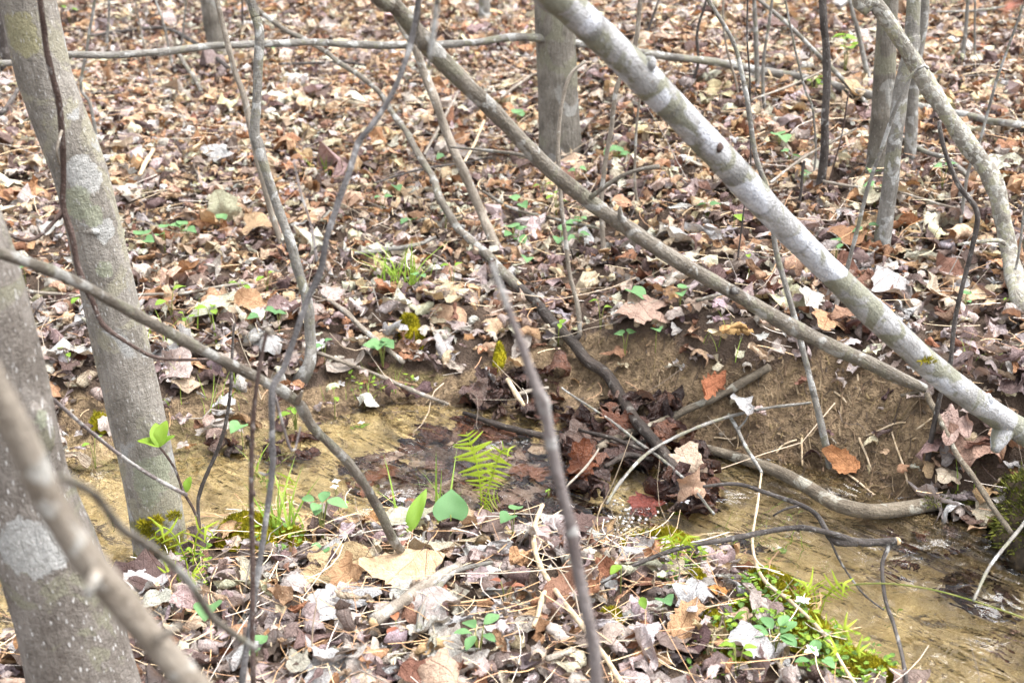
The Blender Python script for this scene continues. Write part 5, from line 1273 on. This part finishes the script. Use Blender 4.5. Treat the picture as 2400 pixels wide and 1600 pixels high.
SEED = [
    (330, 572, 34, HG, 2, 'two-leaved green seedling right of the lichened trunk at mid height'), (380, 566, 28, HG, 2, 'dark green seedling beside the two-leaved one at mid left'), (427, 556, 28, HG, 3, 'seedling with three leaves on the left slope'),
    (510, 534, 24, HG, 2, 'small round-leaved seedling left of the pale yellowish stem'), (606, 752, 34, HG, 2, 'heart-leaved seedling behind the tip of the straight shoot'), (642, 754, 24, HG, 2, 'small seedling between the straight shoot and bank sapling'),
    (395, 716, 36, BO, 2, 'light green upright sprout right of the lichened trunk'), (490, 748, 30, BO, 3, 'light green sprout near the drooping branch middle'), (560, 695, 26, BO, 3, 'yellow-green sprout left of the bank sapling'), (432, 762, 22, BO, 3, 'tiny light sprout between the two light green sprouts'),
    (615, 668, 22, BO, 2, 'tiny light sprout just left of the bank sapling'), (60, 635, 20, HG, 1, 'single round leaf at the far left beside the lichened trunk'), (190, 722, 22, BO, 1, 'single light leaf left of the lichened trunk foot'),
    (160, 842, 26, BO, 2, 'thin light sprout between the two left trunks'), (944, 528, 26, HG, 2, 'heart-leaved seedling on the slope left of the crooked branch'), (1024, 522, 26, HG, 2, 'seedling touching the crooked fallen branch'),
    (1184, 566, 34, HG, 4, 'dark green clump at the foot of the flaky dead stem'), (1210, 625, 20, HG, 1, 'single leaf below the clump at the flaky stem'), (1285, 572, 30, HG, 2, 'broad leaf seedling left of the thin pale sapling'), (1322, 538, 26, HG, 3, 'seedling right of the thin pale sapling'),
    (1326, 575, 22, HG, 2, 'lower small seedling right of the thin pale sapling'), (1195, 496, 24, HG, 2, 'seedling uphill of the clump at the flaky stem'), (1040, 655, 26, BO, 2, 'pale seedling below the grass tuft at centre'), (960, 672, 24, HG, 2, 'small heart leaf below the grass tuft at centre'),
    (1415, 378, 32, HG, 3, 'heart-leaved clump right of the rough-barked trunk foot'), (1325, 415, 20, HG, 2, 'small seedling below the rough-barked trunk foot'), (1246, 453, 22, BO, 2, 'seedling left of the thin pale sapling high on the slope'), (1277, 484, 26, BO, 3, 'light seedling touching the thin pale sapling'),
    (1190, 283, 28, HG, 2, 'seedling just left of the rough-barked trunk'), (1446, 712, 36, HG, 1, 'broad green leaf lying on the large mauve-tan leaf'), (1379, 742, 24, BO, 2, 'light seedling on the bank left of the mauve-tan leaf'), (880, 488, 20, HG, 2, 'small seedling on the slope left of centre'),
    (910, 452, 18, HG, 1, 'tiny round leaf on the slope left of centre higher up'), (1023, 390, 20, HG, 1, 'single leaf beside the thin dark arching twig'), (1560, 706, 28, HG, 2, 'seedling on the far bank right of the mauve-tan leaf'), (1788, 338, 34, HG, 2, 'two-leaved seedling right of the silvery trunk high on the slope'),
    (1623, 498, 24, HG, 2, 'seedling just left of the silvery trunk middle'), (1683, 533, 28, BO, 1, 'single bright leaf left of the silvery trunk middle'), (2008, 462, 24, HG, 2, 'seedling at the foot of the slender grey trunk'), (1983, 562, 26, HG, 2, 'seedling lower left of the slender grey trunk'),
    (1918, 592, 24, HG, 2, 'seedling right of the silvery trunk under the hooked stem'), (1718, 642, 28, BO, 2, 'light seedling between the leaning sapling and silvery trunk'), (1813, 382, 22, HG, 2, 'small seedling left of the dark straight sapling'), (2003, 415, 24, HG, 1, 'single leaf before the ring-marked trunk'),
    (2313, 720, 30, BO, 3, 'light seedling at the right edge below the arching trunk'), (2210, 720, 24, HG, 2, 'dull seedling left of the arching trunk foot'), (2163, 420, 24, HG, 2, 'seedling right of the pale slim trunk foot'), (1844, 432, 20, HG, 2, 'little seedling below the short dark stem'),
    (1282, 782, 26, BO, 2, 'light seedling beside the wet branch on the far bank'), (1435, 806, 22, HG, 2, 'heart leaf at the top of the mud bank'), (1505, 798, 20, HG, 1, 'tiny leaf on the mud bank rim'), (880, 832, 34, HG, 5, 'low dark green rosette on the far bank edge'),
    (745, 820, 22, HG, 2, 'seedling at the right of the bank sapling foot'), (560, 1025, 30, HG, 1, 'round green leaf on the mud right of the lichened trunk'), (220, 1060, 22, BO, 2, 'sprout on the wet sand left of the lichened trunk'), (265, 1228, 14, BO, 2, 'tiny sprout on the wet sand before the lichened trunk'),
    (680, 980, 30, BO, 6, 'leafy green clump at the mud edge right of the zigzag sapling'), (770, 950, 22, BO, 2, 'grass-green sprout on the mud near the clump'), (1425, 1360, 30, BO, 1, 'single light leaf right of the knobbly shoot'), (1470, 1425, 26, BO, 1, 'light leaf near the bottom right of the knobbly shoot'),
    (1520, 1418, 30, HG, 1, 'dull green leaf left of the orange oval leaf'), (1720, 1450, 40, LB, 2, 'lance-leaved sprout on the near bank by the straw-coloured stalk'), (1690, 1555, 40, BO, 4, 'green sprout at the bottom edge by the moss tuft'), (590, 1530, 40, HG, 2, 'green leaves behind the foot of the straight shoot'),
    (490, 1450, 44, HG, 1, 'green leaf lying near the blurred side branch'), (745, 1290, 30, HG, 1, 'green leaf poking out left of the tan upturned leaf'), (1260, 1170, 22, LB, 2, 'grass-like sprout beside the long bone-coloured twig'), (2040, 1465, 20, LB, 2, 'sprout standing in the pool edge'),
    (160, 36, 22, BO, 2, 'yellowish sprout at the top left'), (490, 82, 18, HG, 1, 'tiny leaf in the top left litter'), (640, 120, 20, HG, 1, 'tiny leaf beside the long pole'), (1350, 25, 18, BO, 1, 'tiny bright leaf at the top centre')]
for a, b, w_, key, n, lab in SEED:
    hh = 0.075 if key[0] != 'heart' else 0.068
    seedling(lab, a, b + 6, w_ * 1.3, key, n, hh)
t = thing('violet', 'big heart-shaped green leaf standing up beside the fern', 'violet', on_ground(1036, 1250, 0.0))
add_stem(t, [(0, 0, -0.01), (0, 0.005, 0.035), (0, 0.01, 0.065)], 0.0015); add_leaf(t, HG, (0, 0.01, 0.06), 0.064, 1.57, 0.75, 0.0)
seedling('green violet leaf right of the fern on the water edge', 1178, 1228, 46, HG, 2, 0.06, None, 'violet', 'violet')
seedling('bottom centre seedling with broad oval green leaves', 1100, 1515, 66, ('oval', 'green_violet'), 5, 0.07, None, 'broad_seedling', 'seedling')
seedling('clump of rounded green leaves at the lower right under white flowers', 1775, 1510, 70, ('oval', 'green_violet'), 7, 0.07, None, 'leafy_clump', 'plant')
seedling('rounded green leaves at the bottom edge right of the leafy clump', 1870, 1560, 60, ('oval', 'green_violet'), 4, 0.055, None, 'leafy_clump', 'plant')
seedling('bright hanging green leaves on a sprout before the dark straight sapling', 1938, 175, 44, ('heart', 'green_bright'), 5, 0.16, None, 'leafy_sprout', 'sprout')
seedling('green leaf sprout left of the dark straight sapling near the pole', 1868, 230, 34, BO, 4, 0.09, None, 'leafy_sprout', 'sprout')
seedling('leafy green seedling between the zigzag sapling and the drooping branch', 742, 1240, 62, ('oval', 'green_violet'), 6, 0.10, None, 'leafy_sprout', 'sprout')
t = seedling('lance-shaped bright leaf standing left of the heart leaf', 940, 1240, 60, LB, 1, 0.03, None, 'lance_leaf_plant', 'plant')
add_leaf(t, LB, (0.0, -0.01, 0.035), 0.10, 1.1, 0.8, 0.2)
for a, b, s_, lab in [(914, 1470, 60, 'reddish young seedling near the bottom centre'), (1161, 1385, 52, 'reddish young seedling right of the broken branch'), (925, 1178, 46, 'bronze young leaves left of the lance leaf'), (1020, 1375, 40, 'bronze seedling beside the knobbly grey stick')]:
    seedling(lab, a, b, s_, ('oval', 'red_leaf'), 2, 0.05, 'reddish seedlings on the near bank')
# fresh leaves on the red-stemmed sprout and on the red twig
b = np.array(SPROUT.location)
tp = np.array(W(366, 1026, b[1] - 0.03)) - b
for az, pi_, s_ in [(1.9, 0.9, 0.050), (1.2, 1.1, 0.052), (2.9, 0.35, 0.046), (0.6, 0.6, 0.036), (2.3, 0.3, 0.036)]: add_leaf(SPROUT, BO, tp, s_, az, pi_)
add_leaf(SPROUT, BO, np.array(W(428, 1130, b[1] - 0.01)) - b, 0.032, 1.2, 1.1)
tw = bpy.data.objects['red_twig']
for az, pi_ in [(2.6, -0.4), (3.6, -0.2), (1.5, 0.2)]: add_leaf(tw, ('oval', 'red_leaf'), np.array(W(2350, 4, 1.3)) - np.array(tw.location), 0.022, az, pi_)

# grass tufts, each blade by itself
def blade_mesh(bend, seed):
    n = 6; t = np.linspace(0, 1, n)
    x = 0.018 * (1 - t ** 1.5)
    y = bend * t ** 2; z = t * (1 - 0.25 * bend * t)
    V = np.concatenate([np.stack([-x, y, z], -1), np.stack([x, y, z], -1)])
    k = np.arange(n - 1)
    me = mesh_np('blade', V, [np.stack([k, k + n, k + n + 1, k + 1], -1)]); return me
BLADES = [blade_mesh(b_, 0) for b_ in (0.15, 0.35, 0.6, 0.9)]
for m_ in BLADES: m_.materials.append(M['green_grass'])
def grass(label, px_, py_, hpx, n, spread=0.02, wide=1.0):
    rng = np.random.default_rng(int(px_ + py_ * 3))
    b = on_ground(px_, py_, 0.0); h = hpx * depth_of(b) / FPX * 1.15
    h += 0.035
    t = thing('grass_tuft', label, 'grass', b, 'grass tufts')
    for k in range(n):
        o = bpy.data.objects.new('blade', BLADES[int(rng.integers(0, 4))]); C.objects.link(o); o.parent = t
        o.location = (*(rng.normal(0, spread, 2)), -0.005); s_ = h * rng.uniform(0.55, 1.1)
        o.scale = (s_ * wide * 1.3, s_, s_); o.rotation_euler = (rng.normal(0, 0.12), rng.normal(0, 0.12), rng.uniform(0, 6.28))
    return t
grass('bright green grass tuft on the far bank at centre', 922, 668, 85, 55, 0.032)
grass('small grass tuft high on the slope left of centre', 745, 408, 44, 14, 0.02)
grass('thin green grass blades beside the fern over the water', 1000, 1200, 120, 12, 0.03, 0.8)
grass('grass tuft on the mud left of the zigzag sapling', 500, 915, 60, 22, 0.04, 0.7)
grass('bright green upright stems in the moss behind the zigzag sapling', 655, 1245, 120, 26, 0.018, 1.1)
grass('grass blades beside the zigzag sapling fork', 600, 1120, 120, 7, 0.02, 1.0)
grass('fine grass on the mud bank below the wet leaf clump', 820, 905, 40, 16, 0.05, 0.6)
grass('grass wisps at the near bank by the snapped branch', 1745, 1295, 90, 24, 0.06, 0.6)
grass('grass blades right of the lichened trunk near the drooping branch', 400, 790, 50, 12, 0.05, 1.0)
grass('grass wisps on the right bank above the curved root', 2210, 1115, 44, 8, 0.02, 0.8)
grass('fine grass on the far bank beside the mud rim', 1640, 790, 40, 10, 0.05, 0.6)
grass('fine grass behind the leaning silvery trunk on the right bank', 2230, 840, 50, 8, 0.03, 0.7)
P, R = path([(1930, 1350, 4, 2.28), (2020, 1339, 4, 2.25), (2118, 1349, 4, 2.22), (2218, 1374, 4, 2.18), (2352, 1419, 4, 2.12), (2440, 1460, 3, 2.08)])
P = [on_ground(1850, 1400, 0.0)] + P; R = [R[0]] + R
t = thing('arching_grass', 'single olive grass stalk arching out over the pool', 'grass', P[0]); obj('stalk', tube(P, R, 6, 0.03, P[0], 0.02), M['green_stem'], t)

# ferns: rachis with leaflets
def pinna_mesh(seed):
    n = 9; V, F = [], []
    t = np.linspace(0, 1, n * 2 + 1); w = 0.16 * (1 - t) ** 0.6 * (0.35 + 0.65 * (np.arange(n * 2 + 1) % 2)) + 0.01
    z = -0.18 * t ** 2
    V = np.concatenate([np.stack([-w, t, z], -1), np.stack([0 * w, t, z + 0.03], -1), np.stack([w, t, z], -1)])
    m = n * 2 + 1; k = np.arange(m - 1)
    F = np.concatenate([np.stack([k, k + m, k + m + 1, k + 1], -1), np.stack([k + m, k + 2 * m, k + 2 * m + 1, k + m + 1], -1)])
    me = mesh_np('leaflet', V, [F]); me.materials.append(M['green_fern']); return me
PINNA = pinna_mesh(0)
def frond(t, pts, w_max, n, side_tilt=0.0):
    """pts relative to the fern base, base first; leaflets from 30 % of the length up"""
    P, R = resample(pts, [0.0016] * len(pts), 0.004)
    fr = obj('frond', tube(pts[::-1], [0.0006] + [0.0014] * (len(pts) - 1), 6, 0.02, (0, 0, 0), 0.01), M['green_fern'], t)
    L = len(P)
    for k in range(n):
        u = 0.28 + 0.70 * k / (n - 1); i = min(L - 2, int(u * (L - 1)))
        T = P[i + 1] - P[i]; T /= np.linalg.norm(T)
        view = np.array([0, -0.8, 0.6]); S = np.cross(T, view); S /= np.linalg.norm(S)
        ln = w_max * math.sin(math.pi * min(1, (0.16 + 0.86 * (1 - (u - 0.28) / 0.72)))) ** 0.8 * (1.0 if u < 0.9 else 0.7) + 0.004
        for sgn in (-1, 1):
            d = S * sgn * random.uniform(0.85, 1.1) + T * random.uniform(0.1, 0.5) + np.array([0, random.uniform(-0.3, 0.1), random.uniform(-0.25, 0.05)]); d /= np.linalg.norm(d)
            ln *= random.uniform(0.97, 1.06)
            o = bpy.data.objects.new('leaflet', PINNA); C.objects.link(o); o.parent = fr
            nrm = np.cross(d, T * sgn); nrm /= np.linalg.norm(nrm)
            if nrm[2] < 0: nrm = -nrm
            xax = np.cross(d, nrm)
            m = Matrix([[xax[a] * ln * 0.85, d[a] * ln, nrm[a] * ln] for a in range(3)]).to_4x4(); m.translation = Vector(P[i].tolist())
            o.matrix_local = m
    return fr
b = on_ground(1105, 1205, 0.0)
t = thing('fern', 'bright lime-green fern with two fronds at the water edge', 'fern', b)
def rel(px_, py_, y_): return np.array(W(px_, py_, y_)) - b
Yb = b[1]
frond(t, [np.zeros(3), rel(1105, 1140, Yb + 0.01), rel(1098, 1080, Yb + 0.02), rel(1085, 1030, Yb + 0.03), rel(1071, 992, Yb + 0.03)], 0.040, 15)
frond(t, [np.zeros(3), rel(1115, 1150, Yb - 0.01), rel(1130, 1095, Yb - 0.02), rel(1145, 1050, Yb - 0.03), rel(1160, 1030, Yb - 0.04), rel(1178, 1036, Yb - 0.05)], 0.032, 14)
frond(t, [np.zeros(3), rel(1112, 1170, Yb - 0.03), rel(1125, 1150, Yb - 0.05), rel(1145, 1142, Yb - 0.07)], 0.022, 9)
def fiddle(label, bpx, bpy_, hpx, lean, name='young_fern', n=7):
    b = on_ground(bpx, bpy_, 0.0); h = hpx * depth_of(b) / FPX
    t = thing(name, label, 'fern', b)
    for s_ in (-1, 1) if n > 5 else (1,):
        dx = lean * h * s_
        pts = [np.zeros(3), np.array([dx * 0.3, 0, h * 0.5]), np.array([dx * 0.6, -0.01, h * 0.85]), np.array([dx * 1.0, -0.015, h]), np.array([dx * 1.4, -0.02, h * 0.93]), np.array([dx * 1.45, -0.02, h * 0.82])]
        frond(t, pts, 0.026, n)
    return t
fiddle('curled young fern at the foot of the lichened trunk', 440, 1330, 150, 0.3)
fiddle('unfurling young fern beside the upright stems in the moss', 655, 1190, 120, 0.15, n=5)
fiddle('unfurling young fern on the near bank above the yellow moss', 1548, 1330, 130, 0.15, n=8)
fiddle('frilly young fern at the water edge among the white flowers', 1880, 1420, 110, 0.35, n=8)
fiddle('frilly young fern at the bottom of the moss strip', 1935, 1540, 70, 0.4, n=8)
fiddle('small young fern below the curled young fern at the lichened trunk', 425, 1360, 60, 0.5, n=8)
fiddle('frilly young fern low on the moss strip by the pool', 1905, 1480, 60, 0.5, n=8)

# small white flowers
def flower(label, px_, py_, hpx, petal=('oval', 'petal'), heads=1, size=0.011):
    rng = np.random.default_rng(int(px_ * 3 + py_))
    b0 = on_ground(px_, py_ + hpx, 0.0); h = hpx * depth_of(b0) / FPX * 1.1
    t = thing('flower', label, 'flower', b0, 'small flowers')
    for k in range(heads):
        top = np.array([rng.normal(0, 0.012) * (heads > 1), rng.normal(0, 0.006), h * rng.uniform(0.85, 1.05)])
        add_stem(t, [(0, 0, -0.005), (top[0] * 0.4, 0, h * 0.5), tuple(top)], 0.0009)
        for q_ in range(4): add_leaf(t, petal, top, size, q_ * 1.5708 + 0.4, 0.35, 0, 'petal', q_)
    for q_ in range(2): add_leaf(t, ('oval', 'green_bright'), (0, 0, h * 0.35), 0.025, 0.5 + q_ * 2.9, 0.4)
    return t
flower('white four-petalled flower above the leafy clump at lower right', 1858, 1480, 70, size=0.017)
flower('pair of white flowers on the moss strip near the pool', 1838, 1375, 60, heads=2, size=0.013)
flower('white flower nodding by the leaf dam beside the wet branch tip', 1570, 1142, 80, size=0.012)
flower('white flower beside the unfurling fern in the moss', 780, 1110, 80, heads=2, size=0.010)
flower('tiny white flower on the near bank by the snapped branch', 1783, 1254, 60, size=0.009)
flower('small white flower at the far mud edge', 830, 975, 20, size=0.010)
flower('white flower by the bronze leaves left of the fern', 925, 1145, 60, size=0.010)
flower('tiny yellow flower right of the silvery trunk on the slope', 1862, 518, 26, ('oval', 'petal_yellow'), 2, 0.014)
flower('yellow flower in the upper left corner near the lichened trunk', 128, 42, 24, ('oval', 'petal_yellow'), 2, 0.014)

# tiny green ground cover on the mossy near bank and round the left trunk's foot
def cover(regions, seed):
    rng = np.random.default_rng(seed); ps, ss = [], []
    for (cx, cy, rx, ry, n) in regions:
        for _ in range(n):
            a, r_ = rng.uniform(0, 6.28), math.sqrt(rng.random())
            p = on_ground(cx + rx * r_ * math.cos(a), cy + ry * r_ * math.sin(a), rng.uniform(0.02, 0.05))
            if in_poly(np.array([p[0]]), np.array([p[1]]), STREAM_POLY)[0]: continue
            for _k in range(rng.integers(2, 5)):
                ps.append(p + rng.normal(0, 0.008, 3)); ss.append(rng.uniform(0.009, 0.020))
    ps, ss = np.array(ps), np.array(ss); n = len(ps)
    Rm = rots(n, rng.uniform(0, 6.28, n), np.abs(rng.normal(0, 0.4, n)), rng.uniform(0, 6.28, n))
    pal = np.array([[0.20, 0.34, 0.04], [0.30, 0.44, 0.05], [0.14, 0.26, 0.06]])
    return join_leaves('green_ground_cover', ps, ss, Rm, pal[rng.integers(0, 3, n)], T_COVER, M['leaf'], None)
T_COVER = [leaf_template(3, trng, 10, (0.5, 1.0), 0.4) for _ in range(8)]
gc = cover([(1790, 1350, 110, 55, 75), (1870, 1440, 110, 55, 90), (1960, 1530, 100, 45, 60), (1690, 1420, 70, 50, 30), (1560, 1290, 60, 40, 25), (450, 1290, 40, 60, 20), (640, 1230, 60, 30, 14), (1640, 1500, 60, 50, 16), (880, 880, 120, 20, 10)], 5)
tag(gc, 'tiny bright green leaves spread over the mossy near bank', 'ground cover', None, 'stuff')

# froth where the water drops over the leaf dam
brng = np.random.default_rng(8)
Vb, Fb, kb = [], [], 0
for _ in range(70):
    a, b = brng.normal(1440, 45), brng.normal(1195, 22)
    p = on_plane(a, b, WATER_Z + 0.002); r_ = brng.uniform(0.0015, 0.0048)
    th = np.linspace(0, 2 * np.pi, 8, endpoint=False)
    rows = [np.stack([np.cos(th) * r_ * math.cos(e), np.sin(th) * r_ * math.cos(e), np.full(8, r_ * 0.8 * math.sin(e))], -1) for e in (0, 0.6, 1.1)]
    Vb.append(np.concatenate(rows + [[[0, 0, r_ * 0.8]]]) + p)
    k = np.arange(8); k1 = (k + 1) % 8
    for lv in (0, 8): Fb.append(np.stack([k + lv, k1 + lv, k1 + lv + 8], -1) + kb); Fb.append(np.stack([k + lv, k1 + lv + 8, k + lv + 8], -1) + kb)
    Fb.append(np.stack([k + 16, k1 + 16, np.full(8, 24)], -1) + kb); kb += 25
fm = NT('froth'); gb = fm.node('ShaderNodeBsdfGlass'); gb.inputs['IOR'].default_value = 1.2; gb.inputs['Roughness'].default_value = 0.05
fmx = fm.node('ShaderNodeMixShader'); fmx.inputs[0].default_value = 0.35
fm.l.new(gb.outputs[0], fmx.inputs[1]); fm.l.new(fm.principled((0.75, 0.76, 0.76), 0.2, None, 0.5), fmx.inputs[2]); M['froth'] = fm.done(fmx.outputs[0])
tag(obj('water_froth', mesh_np('water_froth', np.concatenate(Vb), [np.concatenate(Fb)]), M['froth']), 'small white froth bubbles below the leaf dam', 'froth', None, 'stuff')
